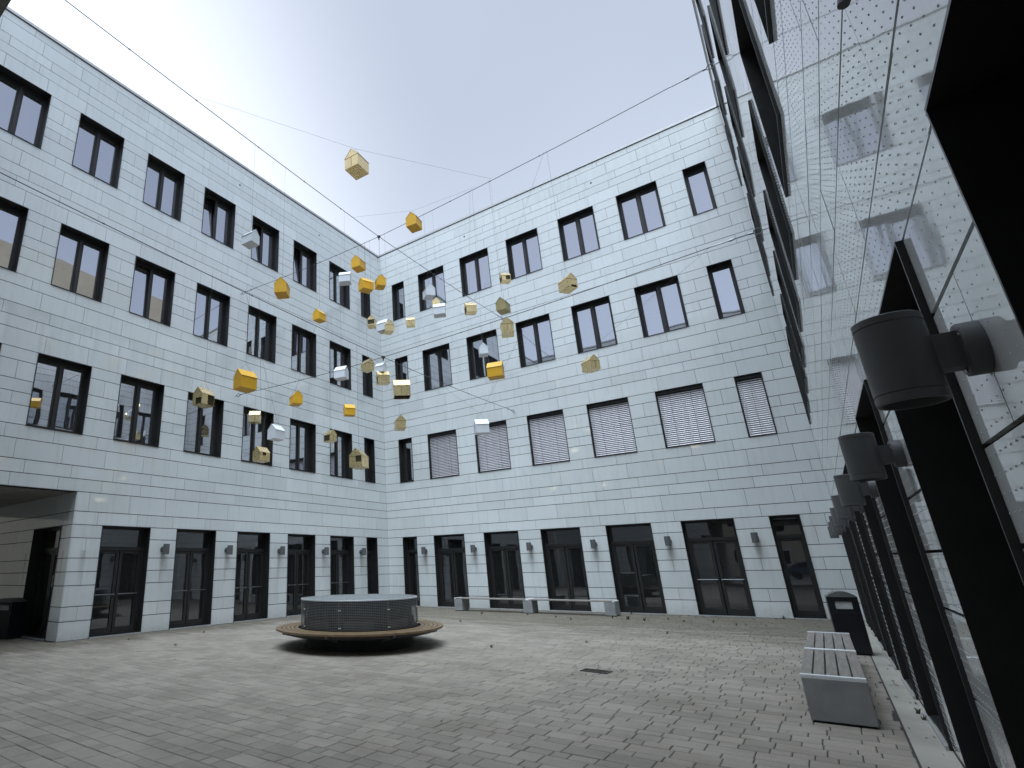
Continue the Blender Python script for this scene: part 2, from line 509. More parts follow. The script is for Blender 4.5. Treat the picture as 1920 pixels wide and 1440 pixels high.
# ---------------------------------------------------------------- facade grid
PITCH_U, WIDE, NARROW = 2.371, 1.466, 0.742
QM, STEP = 1.18567, 0.29642            # panel length, a quarter of it
MIDREF = 13.868
TOPZ = 17.62
GROUND_ROWS = [(0.0, 0.46, 'g', None, None), (0.46, 0.815, 'g', 1, .539), (0.815, 1.33, 'g', None, .243), (1.33, 1.675, 'g', 1, .539),
               (1.675, 2.02, 'g', None, None), (2.02, 2.54, 'g', 1, .539), (2.54, 2.885, 'g', None, .243)]
def floor_rows(zs, zh):
    k = (zh - zs) / 2.065
    hs = [.515, .345, .345, .515, .345]
    sp = [(None, .539), (1, .243), (None, .539), (1, None), (None, .539)]
    rows, z = [], zs
    for h, (m, e) in zip(hs, sp):
        rows.append((z, z + h * k, 'w', m, e)); z += h * k
    return rows
SILLS = [5.325, 9.455, 13.588]
HEADS = [2.885, 7.362, 11.492, 15.622]
def full_rows(zs, spec):
    return [(a, b, 'full', q, None) for a, b, q in spec]
ROWS = list(GROUND_ROWS)
ROWS += [(2.885, 3.238, 'full', 1, None), (3.238, 3.758, 'full', 0, None), (3.758, 4.10, 'full', 1, None), (4.10, 4.447, 'full', 2, None),
         (4.447, 4.965, 'full', 1, None), (4.965, 5.325, 'full', 0, None)]
for i in range(3):
    ROWS += floor_rows(SILLS[i], HEADS[i + 1])
    if i < 2:
        z = HEADS[i + 1]; k = (SILLS[i + 1] - z) / 2.065
        for h, q in ((.515, 2), (.345, 1), (.345, 2), (.515, 1), (.345, 0)):
            ROWS.append((z, z + h * k, 'full', q, None)); z += h * k
ROWS += [(15.622, 16.137, 'full', 2, None), (16.137, 16.485, 'full', 1, None), (16.485, 16.835, 'full', 2, None), (16.835, 17.352, 'full', 1, None),
         (17.352, TOPZ, 'full', 0, None)]
GH, GV = 0.018, 0.0085                 # widths of the lying and the standing joints

def columns(nw):
    c = [(0.842, 0.842 + NARROW)]
    c += [(2.470 + PITCH_U * k, 2.470 + PITCH_U * k + WIDE) for k in range(nw)]
    e = c[-1][1] + PITCH_U - WIDE
    c.append((e, e + NARROW))
    return c

PANEL_CACHE = {}
PIECES = {}
def panel_mesh(wd, h):
    k = (round(wd, 3), round(h, 3))
    if k not in PANEL_CACHE:
        mb = MB()
        mb.box(-wd / 2, wd / 2, 0, 0.022, -h / 2, h / 2, skip='b')
        PANEL_CACHE[k] = mb.mesh('facade_panel', MAT['panel'])
    return PANEL_CACHE[k]

def facade(root, world, nw, width, u_start, holes=(), individual=300, u_end=None):
    """panel cladding with its dark backing; local frame: x along the wall, -y out into the courtyard, z up"""
    u_end = width if u_end is None else u_end
    cols = columns(nw)
    opens = []
    for (a, b) in cols:
        if not any(h[0] - .05 < a and b < h[1] + .05 for h in holes):
            opens.append((a, b, 0.0, HEADS[0]))
        for i in range(3):
            opens.append((a, b, SILLS[i], HEADS[i + 1]))
    for h in holes:
        opens.append((h[0], h[1], 0.0, h[2]))
    pieces = []
    for (z0, z1, kind, q, e) in ROWS:
        zm = (z0 + z1) / 2
        blocked = sorted((o[0], o[1]) for o in opens if o[2] - .01 < zm < o[3] + .01)
        spans, u = [], u_start
        for (a, b) in blocked:
            if a > u + .02:
                spans.append((u, a))
            u = max(u, b)
        if u < u_end - .02:
            spans.append((u, u_end))
        for (a, b) in spans:
            cuts = []
            if kind == 'full':
                k0 = math.floor((a - MIDREF) / QM) - 1
                for k in range(k0, k0 + int((b - a) / QM) + 4):
                    x = MIDREF + q * STEP + k * QM
                    if a + .10 < x < b - .10:
                        cuts.append(x)
            else:
                first, last = a <= u_start + .01, b >= u_end - .01
                if first and e is not None and b - a < 1.2:
                    cuts.append(e)
                elif last and e is not None and b - a < 1.2:
                    cuts.append(width - e)
                elif q is not None and b - a < 1.2 and not first and not last:
                    cuts.append((a + b) / 2)
                elif b - a > 1.2:
                    k0 = math.floor((a - MIDREF) / QM) - 1
                    cuts += [x for x in (MIDREF + 2 * STEP * (q or 0) + k * QM for k in range(k0, k0 + int((b - a) / QM) + 4)) if a + .1 < x < b - .1]
            xs = [a] + [c for c in cuts if a + .05 < c < b - .05] + [b]
            for x0, x1 in zip(xs, xs[1:]):
                g0 = GV / 2 if x0 > a else 0.003
                g1 = GV / 2 if x1 < b else 0.003
                pieces.append((x0 + g0, x1 - g1, z0 + GH / 2, z1 - GH / 2))
    PIECES[root.name] = pieces
    scored = []
    for p in pieces:
        cs = [world @ Vector(c) for c in ((p[0], 0, p[2]), (p[1], 0, p[2]), (p[1], 0, p[3]), (p[0], 0, p[3]))]
        scored.append((seen_area(cs), p))
    scored.sort(key=lambda t: -t[0])
    rest = MB()
    for i, (ar, p) in enumerate(scored):
        wd, h = p[1] - p[0], p[3] - p[2]
        if i < individual and ar > 0:
            link('facade_panel', panel_mesh(wd, h), root, ((p[0] + p[1]) / 2, random.uniform(-.0012, .0012), (p[2] + p[3]) / 2),
                 (random.gauss(0, .0011), 0, random.gauss(0, .0011)))
        else:
            rest.box(p[0], p[1], 0, 0.022, p[2], p[3], skip='b')
    if rest.f:
        o = part('facade_panels', rest, MAT['panel'], root)
        o['kind'] = 'stuff'
    # dark backing wall with the same openings
    us = sorted({u_start, u_end} | {o[0] for o in opens} | {o[1] for o in opens})
    us = [x for x in us if u_start <= x <= u_end]
    zs = sorted({0.0, TOPZ} | {o[2] for o in opens} | {o[3] for o in opens})
    core = MB()
    for a, b in zip(us, us[1:]):
        for c, d in zip(zs, zs[1:]):
            um, zm = (a + b) / 2, (c + d) / 2
            if any(o[0] < um < o[1] and o[2] < zm < o[3] for o in opens):
                continue
            core.box(a, b, 0.045, 0.30, c, d)
    part('backing_wall', core, MAT['joint'], root)
    return cols

# ---------------------------------------------------------------- windows and doors (shared meshes)
WM = {}
def shared(key, fn):
    if key not in WM:
        WM[key] = fn()
    return WM[key]

def liner(wd, h, bottom=True, depth=0.34):
    mb = MB()
    t = 0.012
    mb.box(0, t, -0.026, depth, 0, h); mb.box(wd - t, wd, -0.026, depth, 0, h)
    mb.box(t, wd - t, -0.026, depth, h - t, h)
    if bottom:
        mb.box(t, wd - t, -0.026, depth, 0, t)
    return mb

def sash_mesh(wd, h):
    mb = MB().ring_frame(0, wd, 0, h, 0.052, 0, 0.055)
    return mb.mesh('sash', MAT['frame'])

def pane_mesh(wd, h, mat):
    mb = MB()
    mb.poly([(0, 0, 0), (wd, 0, 0), (wd, 0, h), (0, 0, h)])
    return mb.mesh('pane', mat)

def window(root, u0, u1, z0, z1, blind=None, tilt=None, simple=False, curtain=False):
    wd, h = u1 - u0, z1 - z0
    wide = wd > 1
    def mk():
        mb = liner(wd, h)
        mb.ring_frame(.012, wd - .012, .012, h - .012, .055, 0.255, 0.338, wb=.05, wt=.10)
        return mb.mesh('window', MAT['frame'])
    o = link('window', shared(('win', round(wd, 2), round(h, 2)), mk), root, (u0, 0, z0))
    x0, x1, b0, b1 = .067, wd - .067, .062, h - .112
    fields = [(x0, x1)]
    if wide:
        mid = wd / 2
        if not simple:
            link('mullion', shared(('mul', round(b1 - b0, 3)), lambda: MB().box(-.042, .042, 0, .10, 0, b1 - b0).mesh('mullion', MAT['frame'])), o, (mid, .238, b0))
        fields = [(x0, mid - .043), (mid + .043, x1)]
    for i, (a, b) in enumerate(fields):
        ww, hh = b - a, b1 - b0
        rot, dy = (0, 0, 0), 0
        if tilt is not None and tilt[i]:
            rot = (-R_(tilt[i]), 0, 0)
        if not simple:
            link('sash', shared(('sash', round(ww, 3), round(hh, 3)), lambda: sash_mesh(ww, hh)), o, (a, .272, b0), rot)
        p = link('pane', shared(('pane', round(ww, 3), round(hh, 3)), lambda: pane_mesh(ww - .1, hh - .1, MAT['glass'])), o, (a + .05, .298, b0 + .05), rot)
        if rot == (0, 0, 0):
            p.rotation_euler = (random.gauss(0, .002), 0, random.gauss(0, .002))
    if blind == 'slats':
        def slat():
            mb = MB()
            n = 4
            L_ = wd - .075
            for k in range(n):
                t0, t1 = k / n, (k + 1) / n
                def pt(t):
                    a = R_(48)
                    s = (t - .5) * .078
                    bow = .008 * (1 - (2 * t - 1) ** 2)
                    return (s * math.cos(a) - bow * math.sin(a), s * math.sin(a) + bow * math.cos(a))
                (ya, za), (yb, zb) = pt(t0), pt(t1)
                mb.poly([(0, ya, za), (L_, ya, za), (L_, yb, zb), (0, yb, zb)])
            return mb.mesh('blind_slat', MAT['blind'])
        me = shared(('slat', round(wd, 2)), slat)
        n = 27
        for k in range(n):
            link('blind_slat', me, o, (.0375, .13, .09 + k * (h - .26) / (n - 1)), (random.gauss(0, .02), random.gauss(0, .0012), 0))
        link('blind_box', shared(('bbox', round(wd, 2)), lambda: MB().box(.0125, wd - .0125, .07, .19, h - .125, h - .0125).mesh('blind_box', MAT['frame'])), o)
        link('blind_bottom_rail', shared(('brail', round(wd, 2)), lambda: MB().box(.03, wd - .03, .10, .16, .03, .052).mesh('blind_bottom_rail', MAT['frame'])), o)
        rails = MB()
        for xx in (.02, wd - .02):
            rails.box(xx - .007, xx + .007, .10, .16, .053, h - .126)
        for xx in ((wd * .28, wd * .72) if wide else (wd / 2,)):
            rails.box(xx - .003, xx + .003, .082, .086, .053, h - .126)
        part('blind_guides', rails, MAT['frame'], o)
    elif blind:
        for (f, top, bot) in blind:
            a, b = fields[f]
            link('roller_blind', MB().box(a + .03, b - .03, .42, .425, b0 + (b1 - b0) * bot, b0 + (b1 - b0) * top).mesh('roller_blind', MAT['fabric']), o)
    if curtain:
        mb = MB()
        for (xa, xb) in curtain:
            n = int((xb - xa) / .05)
            pts = [(xa + (xb - xa) * k / n, .62 + .03 * (k % 2)) for k in range(n + 1)]
            for (p, q) in zip(pts, pts[1:]):
                mb.poly([(p[0], p[1], .1), (q[0], q[1], .1), (q[0], q[1], h - .55), (p[0], p[1], h - .55)])
        part('curtain', mb, MAT['curtain'], o)
    return o

def door(root, u0, u1, h, loc=None, rot=(0, 0, 0), simple=False, bars=True):
    wd = u1 - u0
    wide = wd > 1
    def mk():
        mb = liner(wd, h, False)
        mb.box(.012, wd - .012, .0, .34, 0.004, .016)
        mb.ring_frame(.012, wd - .012, .016, h - .012, .06, 0.245, 0.338, wb=.05)
        return mb.mesh('door', MAT['frame'])
    o = link('door', shared(('door', round(wd, 2), round(h, 2)), mk), root, loc or (u0, 0, 0), rot)
    x0, x1 = .072, wd - .072
    zt0, zt1 = 2.24, 2.335
    G = MAT['doorglass']
    if simple:
        link('pane', shared(('dpane_s', round(wd, 2)), lambda: pane_mesh(x1 - x0, h - .15, G)), o, (x0, .30, .07))
        return o
    link('transom', shared(('trans', round(wd, 2)), lambda: MB().box(x0, x1, .235, .34, zt0, zt1).mesh('transom', MAT['frame'])), o)
    p = link('pane', shared(('tpane', round(wd, 2)), lambda: pane_mesh(x1 - x0, h - .072 - zt1, G)), o, (x0, .298, zt1))
    p.rotation_euler = (random.gauss(0, .003), 0, random.gauss(0, .003))
    fields = [(x0, x1)]
    if wide:
        mid = wd / 2
        fields = [(x0, mid - .012), (mid + .012, x1)]
    for (a, b) in fields:
        ww, hh = b - a, zt0 - .068
        link('door_leaf', shared(('leaf', round(ww, 3)), lambda: MB().ring_frame(0, ww, 0, hh - .002, .085 if wide else .06, 0, .06, wb=.14).mesh('door_leaf', MAT['frame'])), o, (a, .262, .067))
        e = .085 if wide else .06
        p = link('pane', shared(('lpane', round(ww, 3)), lambda: pane_mesh(ww - 2 * e, hh - .225, G)), o, (a + e, .296, .067 + .14))
        p.rotation_euler = (random.gauss(0, .003), 0, random.gauss(0, .003))
        if bars and wide:
            def bar():
                mb = MB().tube([(.03, -.045, 0), (ww - .03, -.045, 0)], .016, 8)
                mb.tube([(.05, 0, 0), (.05, -.045, 0)], .01, 6); mb.tube([(ww - .05, 0, 0), (ww - .05, -.045, 0)], .01, 6)
                return mb.mesh('push_bar', MAT['steel'])
            link('push_bar', shared(('bar', round(ww, 3)), bar), o, (a, .26, 1.06))
    link('threshold', shared(('thr', round(wd, 2)), lambda: MB().box(.0, wd, -.05, -.028, 0.002, .035).mesh('threshold', MAT['coping'])), o)
    return o

def wing(name, label, loc, rz):
    o = thing(name, label, 'building', loc, rz)
    return o, Matrix.Translation(loc) @ Matrix.Rotation(rz, 4, 'Z')

def interior(root, u0, u1, depth=5.5, ground=True):
    mb = MB()
    lv = [(0.02 if ground else 4.0)] + [4.55, 8.75, 12.9, 17.0]
    for k, z in enumerate(lv):
        th = .02 if k == 0 else .32
        mb.box(u0, u1, .345, depth, z - th if k else z, z if k else z + .02, 0)
        if k:
            mb.poly([(u0, .345, z - th - .002), (u0, depth, z - th - .002), (u1, depth, z - th - .002), (u1, .345, z - th - .002)], 1)
    mb.box(u0, u1, depth, depth + .1, 0, 17.4, 1)
    mb.box(u0, u0 + .1, .345, depth, 0.05, 17.4, 1); mb.box(u1 - .1, u1, .345, depth, 0.05, 17.4, 1)
    n = max(2, int((u1 - u0) / 4.742))
    for k in range(1, n):
        x = u0 + (u1 - u0) * k / n
        mb.box(x - .05, x + .05, 1.2, depth - .01, .05, 16.6, 1)
    part('interior_rooms', mb, [MAT['ifloor'], MAT['interior']], root)
    rf = MB().box(u0, u1, .30, depth + .2, 17.25, 17.45)
    part('flat_roof', rf, MAT['roof'], root)

def coping(root, u0, u1):
    mb = MB()
    x = u0
    while x < u1 - .01:
        e = min(x + 2.96, u1)
        mb.box(x + .002, e - .002, -.035, .42, TOPZ + .028, TOPZ + .125)
        x = e
    part('roof_coping', mb, MAT['coping'], root)
    part('coping_shadow_gap', MB().box(u0, u1, .02, .40, TOPZ - .002, TOPZ + .026), MAT['joint'], root)

# ---------------------------------------------------------------- the setting: ground
WR, RROT = 15.885, 0.0038
YS = -20.74                                      # south wall of the courtyard
mb = MB(); mb.poly([(-90, -110, -.06), (110, -110, -.06), (110, 60, -.06), (-90, 60, -.06)])
g = part('ground', mb, MAT['earth']); g['kind'] = 'structure'

paving = part('courtyard_paving', MB().box(-9, 16.3, -32, .35, -.05, -.008), MAT['sand'])
paving['kind'] = 'structure'
PAV = {}
def paver_verts(wd, d):
    c = .006
    t = -.0005
    return [(-wd / 2, -d / 2, -.02), (wd / 2, -d / 2, -.02), (wd / 2, d / 2, -.02), (-wd / 2, d / 2, -.02),
            (-wd / 2, -d / 2, t - .005), (wd / 2, -d / 2, t - .005), (wd / 2, d / 2, t - .005), (-wd / 2, d / 2, t - .005),
            (-wd / 2 + c, -d / 2 + c, t), (wd / 2 - c, -d / 2 + c, t), (wd / 2 - c, d / 2 - c, t), (-wd / 2 + c, d / 2 - c, t)]
PF = [(0, 1, 5, 4), (1, 2, 6, 5), (2, 3, 7, 6), (3, 0, 4, 7), (4, 5, 9, 8), (5, 6, 10, 9), (6, 7, 11, 10), (7, 4, 8, 11), (8, 9, 10, 11)]
pieces = []
rnd = random.Random(11)
def lay(xa, xb, ya, yb):
    k0 = math.floor((ya + 15.18) / .395) - 1
    k1 = math.ceil((yb + 15.18) / .395) + 1
    for k in range(k0, k1 + 1):
        ytop = -15.18 + .395 * k
        for (yt, d, sizes) in ((ytop, .235, (.24, .38, .38)), (ytop - .235, .16, (.16, .24, .24))):
            if yt - d < ya or yt > yb:
                continue
            x = xa - rnd.uniform(0, .3)
            prev = 0
            while x < xb:
                wd = rnd.choice(sizes)
                if wd == prev and rnd.random() < .6:
                    wd = rnd.choice(sizes)
                prev = wd
                x0, x1 = max(x, xa), min(x + wd, xb)
                if x1 - x0 > .05:
                    pieces.append(((x0 + x1) / 2, yt - d / 2, x1 - x0 - .0085, d - .0085))
                x += wd
lay(0.0, 15.655, YS - .2, 0.0)
lay(-7.0, -0.01, -18.6, -14.3)
lay(10.05, 15.655, -27.0, YS - .2)
lst = []
for p in pieces:
    x, y, wd, d = p
    lst.append((seen_area([(x - wd / 2, y - d / 2, 0), (x + wd / 2, y - d / 2, 0), (x + wd / 2, y + d / 2, 0), (x - wd / 2, y + d / 2, 0)]), p))
lst.sort(key=lambda t: -t[0])
V, F = [], []
for i, (ar, (x, y, wd, d)) in enumerate(lst):
    dz = rnd.gauss(0, .0011); tx = rnd.gauss(0, .004); ty = rnd.gauss(0, .004); rz = rnd.gauss(0, .004)
    if i < 300:
        key = (round(wd, 3), round(d, 3))
        if key not in PAV:
            me = bpy.data.meshes.new('paver')
            me.from_pydata(paver_verts(wd, d), [], PF); me.materials.append(MAT['paver'])
            PAV[key] = me
        link('paver', PAV[key], paving, (x, y, dz), (tx, ty, rz))
    else:
        n = len(V)
        for (a, b, c) in paver_verts(wd, d):
            V.append((x + a - rz * b, y + b + rz * a, c + dz - ty * a + tx * b))
        F += [tuple(n + q for q in f) for f in PF]
me = bpy.data.meshes.new('pavers')
me.from_pydata(V, [], F); me.materials.append(MAT['pavers'])
o = link('pavers', me, paving); o['kind'] = 'stuff'

# concrete edge strip along the right-hand wing
strip = part('concrete_edge_strip', MB().box(15.66, 16.25, -27, -.02, -.045, -.012), MAT['sand'])
strip['kind'] = 'structure'
y = -26.2
while y < -.4:
    e = min(y + 1.98, -.03)
    xr = WR + RROT * abs((y + e) / 2) - .005
    s = part('kerb_slab', MB().box(-(xr - 15.668) / 2, (xr - 15.668) / 2, -(e - y) / 2 + .004, (e - y) / 2 - .004, -.03, 0), MAT['slab'], strip, ((15.668 + xr) / 2, (y + e) / 2, .0), (0, rnd.gauss(0, .003), 0))
    bevel(s, .004, 1)
    y = e

# ---------------------------------------------------------------- back wing
back, Wb = wing('back_wing', 'back courtyard wing with closed silver slat blinds on its first floor', (0, 0, 0), 0)
cols = facade(back, Wb, 5, 15.885, 0.0)
for i, (a, b) in enumerate(cols):
    door(back, a, b, HEADS[0], bars=(i in (5,)))
    for fl in range(3):
        kw = {}
        if fl == 0 and i > 0:
            kw['blind'] = 'slats'
        if fl == 1 and i == 4:
            kw['blind'] = [(0, 1.0, .62), (1, 1.0, .55)]
        if fl == 1 and i == 5:
            kw['blind'] = [(0, .48, 0)]; kw['tilt'] = (2.0, 0)
        window(back, a, b, SILLS[fl], HEADS[fl + 1], **kw)
interior(back, -.0, 15.9)
coping(back, -.035, 15.95)
vh = MB().lathe([(.0, .004), (.038, .004), (.04, .0)], 14, axis='y', c=(0, 0, 0))
vent_me = vh.mesh('vent_hole', MAT['black'])
for x in (5.2, 11.15):
    link('vent_hole', vent_me, back, (x, -.001, 16.70))

# ---------------------------------------------------------------- left wing, with the passage through its ground floor
LO = -20.651
left, Wl = wing('left_wing', 'left courtyard wing with the dark passage through its ground floor', (0, LO, 0), R_(90))
PA0, PA1, PZ = 2.02, 20.651 - 14.235, 3.755
cols = facade(left, Wl, 7, 20.651, -.09, holes=((PA0, PA1, PZ),))
for i, (a, b) in enumerate(cols):
    if not (a > PA0 - .05 and b < PA1 + .05):
        door(left, a, b, HEADS[0])
    for fl in range(3):
        kw = {}
        if fl == 2 and i in (4, 5, 6):
            kw['tilt'] = (6.0, 0)
        if fl == 1 and i == 3:
            kw['blind'] = [(0, 1.0, .55), (1, 1.0, .35)]; kw['tilt'] = (2.5, 0)
        if fl == 1 and i == 2:
            kw['blind'] = [(0, .40, 0), (1, .40, 0)]
        if fl == 1 and i == 1:
            kw['blind'] = [(0, .38, 0), (1, .38, 0)]
        if fl == 0 and i in (2, 3):
            kw['curtain'] = [(.10, .40), (.80, 1.40)]
        window(left, a, b, SILLS[fl], HEADS[fl + 1], **kw)
interior(left, PA1 + .4, 20.6)
mb = MB()
for z in (4.55, 8.75, 12.9, 17.0):
    mb.box(-.1, PA1 + .39, .345, 5.5, z - .32, z, 0)
mb.box(-.1, PA1 + .39, 5.5, 5.6, 3.9, 17.4, 1)
part('interior_rooms', mb, [MAT['ifloor'], MAT['interior']], left)
part('flat_roof', MB().box(-.1, PA1 + .39, .30, 5.7, 17.25, 17.45), MAT['roof'], left)
coping(left, -.12, 20.63)
for yv in (-9.44, -4.67):
    link('vent_hole', vent_me, left, (yv - LO, -.001, 16.69))
# passage: side wall with panels and a door, soffit, far side
core = MB()
core.box(PA1 + .045, PA1 + .30, .30, .63, 0, PZ); core.box(PA1 + .045, PA1 + .30, 2.40, 9.0, 0, PZ)
core.box(PA1 + .045, PA1 + .30, .63, 2.40, HEADS[0], PZ)
core.box(PA1 + .045, PA1 + .30, .045, .30, 0, PZ)
part('passage_walls', core, MAT['joint'], left)
part('passage_far_wall', MB().box(PA0 - .3, PA0 - .002, .045, 9.0, 0, PZ), MAT['whitesteel'], left)
k = 0
for (z0, z1, *_r2) in [r for r in ROWS if r[1] < 3.8]:
    spans = [(0.0, 7.2)] if z0 > 2.8 else [(0.0, .63), (2.40, 7.2)]
    for (a, b) in spans:
        x = a
        first = True
        while x < b - .02:
            e = min(b, x + (QM * (.5 if (k % 2 and first) else 1.0) if b > 1 else 9))
            wd, h = e - x - GV, z1 - z0 - GH
            link('passage_panel', panel_mesh(wd, h), left, (PA1 - .023, (x + e) / 2, (z0 + z1) / 2), (0, 0, R_(-90)))
            x = e; first = False
    k += 1
d = door(left, 0, 1.77, HEADS[0], loc=(PA1 - .022, 2.40, 0), rot=(0, 0, R_(-90)), bars=False)
for (x0, x1, z0, z1) in ((1.30, 1.62, 2.36, 2.80), (1.30, 1.62, 1.62, 2.20)):
    part('backboard', MB().box(x0, x1, .36, .37, z0, z1), MAT['beige'], d)
for (x0, z0, wd, hh) in ((1.05, 1.28, .24, .32), (1.16, .98, .10, .07), (1.18, .80, .17, .15)):
    n_ = part('paper_notice', MB().box(x0, x0 + wd, .252, .256, z0, z0 + hh), MAT['paper'], d)
ink = MB()
ink.lathe([(0, .0), (.05, .0)], 16, axis='y', c=(1.21, .2495, 1.47))
for kx in range(4):
    ink.box(1.075, 1.13, .2485, .2515, 1.53 - kx * .03, 1.54 - kx * .03)
part('notice_print', ink, MAT['ink'], d)
sf = MB()
for kx in range(4):
    for ky in range(6):
        x0 = PA0 + (PA1 - PA0) * kx / 4; x1 = PA0 + (PA1 - PA0) * (kx + 1) / 4
        sf.box(x0 + .004, x1 - .004, .02 + ky * 1.5 + .004, .02 + (ky + 1) * 1.5 - .004, PZ, PZ + .03)
part('passage_ceiling', sf, MAT['soffit'], left)
nb = part('added_reflection_wall', MB().box(-16.5, -16, -30, 2, -.05, 7), MAT['stucco'])  # unseen wall added so the passage panels mirror a moderate tone
tag(nb, 'unseen plain beige wall added beyond the passage for the light mirrored in it', 'wall')
part('passage_ceiling_void', MB().box(PA0, PA1 + .3, .046, 9.0, PZ + .032, PZ + .12), MAT['joint'], left)

part('corner_backing', MB().box(-.08, -.004, .004, .08, 0, TOPZ), MAT['joint'], back)

# ---------------------------------------------------------------- right wing, right beside the camera
right, Wr = wing('right_wing', 'right-hand courtyard wing seen at a glancing angle, its dotted glass panels mirroring the court', (WR, 0, 0), R_(-90) + RROT)
cols = facade(right, Wr, 7, 20.63, 0.0, u_end=20.74)
for i, (a, b) in enumerate(cols):
    door(right, a, b, HEADS[0])
    for fl in range(3):
        window(right, a, b, SILLS[fl], HEADS[fl + 1])
interior(right, .0, 20.7)
coping(right, -.03, 20.8)
beads = MB()
DIRS = [(math.cos(math.pi * k / 3), math.sin(math.pi * k / 3)) for k in range(6)]
for (x0, x1, z0, z1) in PIECES[right.name]:
    if x1 < 7.5 or z0 > 9.4:
        continue
    nx_, nz2 = max(1, int((x1 - x0) / .066)), max(1, int((z1 - z0) / .057))
    dx_, dz_ = (x1 - x0) / nx_, (z1 - z0) / nz2
    for iz in range(nz2):
        for ix in range(nx_):
            x = x0 + (ix + (.25 if iz % 2 else .75)) * dx_; z = z0 + (iz + .5) * dz_
            n = len(beads.v)
            beads.v += [(x + c * .0048, .0, z + s_ * .0048) for c, s_ in DIRS] + [(x + c * .0034, -.0021, z + s_ * .0034) for c, s_ in DIRS] + [(x, -.0031, z)]
            for k in range(6):
                q = (k + 1) % 6
                beads.f += [(n + k, n + q, n + 6 + q, n + 6 + k), (n + 6 + k, n + 6 + q, n + 12)]
                beads.mi += [0, 0]
beads.smooth = True
o = part('glass_beads', beads, MAT['bead'], right); o['kind'] = 'stuff'
att = MB().box(1.5, 20.5, 2.0, 5.4, 17.46, 20.6)
part('attic_storey', att, MAT['stucco'], right)
part('passage_side_wall', MB().box(20.745, 30, .0, .3, 0, 3.755), MAT['soffit'], right)

# ---------------------------------------------------------------- near wing over the entrance, behind the camera
near, Wn = wing('near_wing', 'near courtyard wing bridging the entrance above and behind the viewer', (15.92, YS, 0), R_(180))
NP = 5.85
cols = facade(near, Wn, 5, 15.885, -.0, holes=((0.0, NP, PZ),), individual=0, u_end=15.9)
for i, (a, b) in enumerate(cols):
    if a > NP - .05:
        door(near, a, b, HEADS[0], simple=True)
    for fl in range(3):
        window(near, a, b, SILLS[fl], HEADS[fl + 1], simple=True)
interior(near, NP + .35, 15.8)
mb = MB()
for z in (4.55, 8.75, 12.9, 17.0):
    mb.box(-.3, NP + .34, .345, 5.5, z - .32, z, 0)
mb.box(-.3, NP + .34, 5.5, 5.6, 3.9, 17.4, 1)
part('interior_rooms', mb, [MAT['ifloor'], MAT['interior']], near)
part('flat_roof', MB().box(-.3, NP + .34, .30, 5.7, 17.25, 17.45), MAT['roof'], near)
coping(near, -.05, 15.95)
part('passage_ceiling', MB().box(-.3, NP, .0, 6.4, PZ, PZ + .1), MAT['soffit'], near)
part('passage_side_wall', MB().box(NP, NP + .3, .045, 6.4, 0, PZ), MAT['interior'], near)
# the house over the street, seen mirrored in the far doors
hs = thing('street_house', 'low beige house with a tiled roof standing across the street beyond the entrance', 'house', (12, -44, 0), 0)
part('wall', MB().box(-12, 12, -6, 0, 0, 6.4), MAT['stucco'], hs)
rf = MB()
rf.poly([(-12.4, .4, 6.4), (12.4, .4, 6.4), (12.4, -3, 9.6), (-12.4, -3, 9.6)]); rf.poly([(-12.4, -6.4, 6.4), (-12.4, -3, 9.6), (12.4, -3, 9.6), (12.4, -6.4, 6.4)])
rf.poly([(-12.4, .4, 6.4), (-12.4, -3, 9.6), (-12.4, -6.4, 6.4)]); rf.poly([(12.4, .4, 6.4), (12.4, -6.4, 6.4), (12.4, -3, 9.6)])
part('roof', rf, MAT['redroof'], hs)
for x in (-9.5, -6.2, -2.9, .4, 3.7, 7.0, 10.2):
    for z in (1.1, 4.0):
        wn = part('window', MB().ring_frame(x - .5, x + .5, z, z + 1.4, .07, .01, .05), MAT['whitesteel'], hs)
        part('pane', MB().box(x - .43, x + .43, .012, .02, z + .07, z + 1.33), MAT['black'], wn)
cr = thing('parked_car', 'grey blue hatchback parked in the street beyond the entrance', 'car', (14.6, -36.5, -.05), 0)
prof = [(-2.0, .35), (-2.05, .75), (-1.75, .92), (-1.15, 1.38), (.25, 1.45), (.95, .98), (1.85, .82), (2.05, .6), (2.02, .35)]
cb = MB()
n = len(prof)
for (p, q) in zip(prof, prof[1:] + prof[:1]):
    cb.poly([(p[0], -.85, p[1]), (q[0], -.85, q[1]), (q[0], .85, q[1]), (p[0], .85, p[1])])
cb.poly([(p[0], .85, p[1]) for p in prof]); cb.poly([(p[0], -.85, p[1]) for p in reversed(prof)])
part('body', cb, MAT['carblue'], cr)
for sy in (-1, 1):
    yy = .853 * sy
    part('side_window', MB().box(-1.1, .55, min(yy, yy + .006 * sy), max(yy, yy + .006 * sy), .95, 1.33), MAT['black'], cr)
    part('headlight', MB().box(1.86, 2.04, min(.55 * sy, .82 * sy), max(.55 * sy, .82 * sy), .62, .76), MAT['headlight'], cr)
    for x in (-1.3, 1.35):
        part('wheel', MB().lathe([(.0, .1), (.2, .1), (.31, .07), (.31, -.07), (.2, -.1), (0, -.1)], 20, axis='y', c=(x, .80 * sy, .32)), MAT['tyre'], cr)

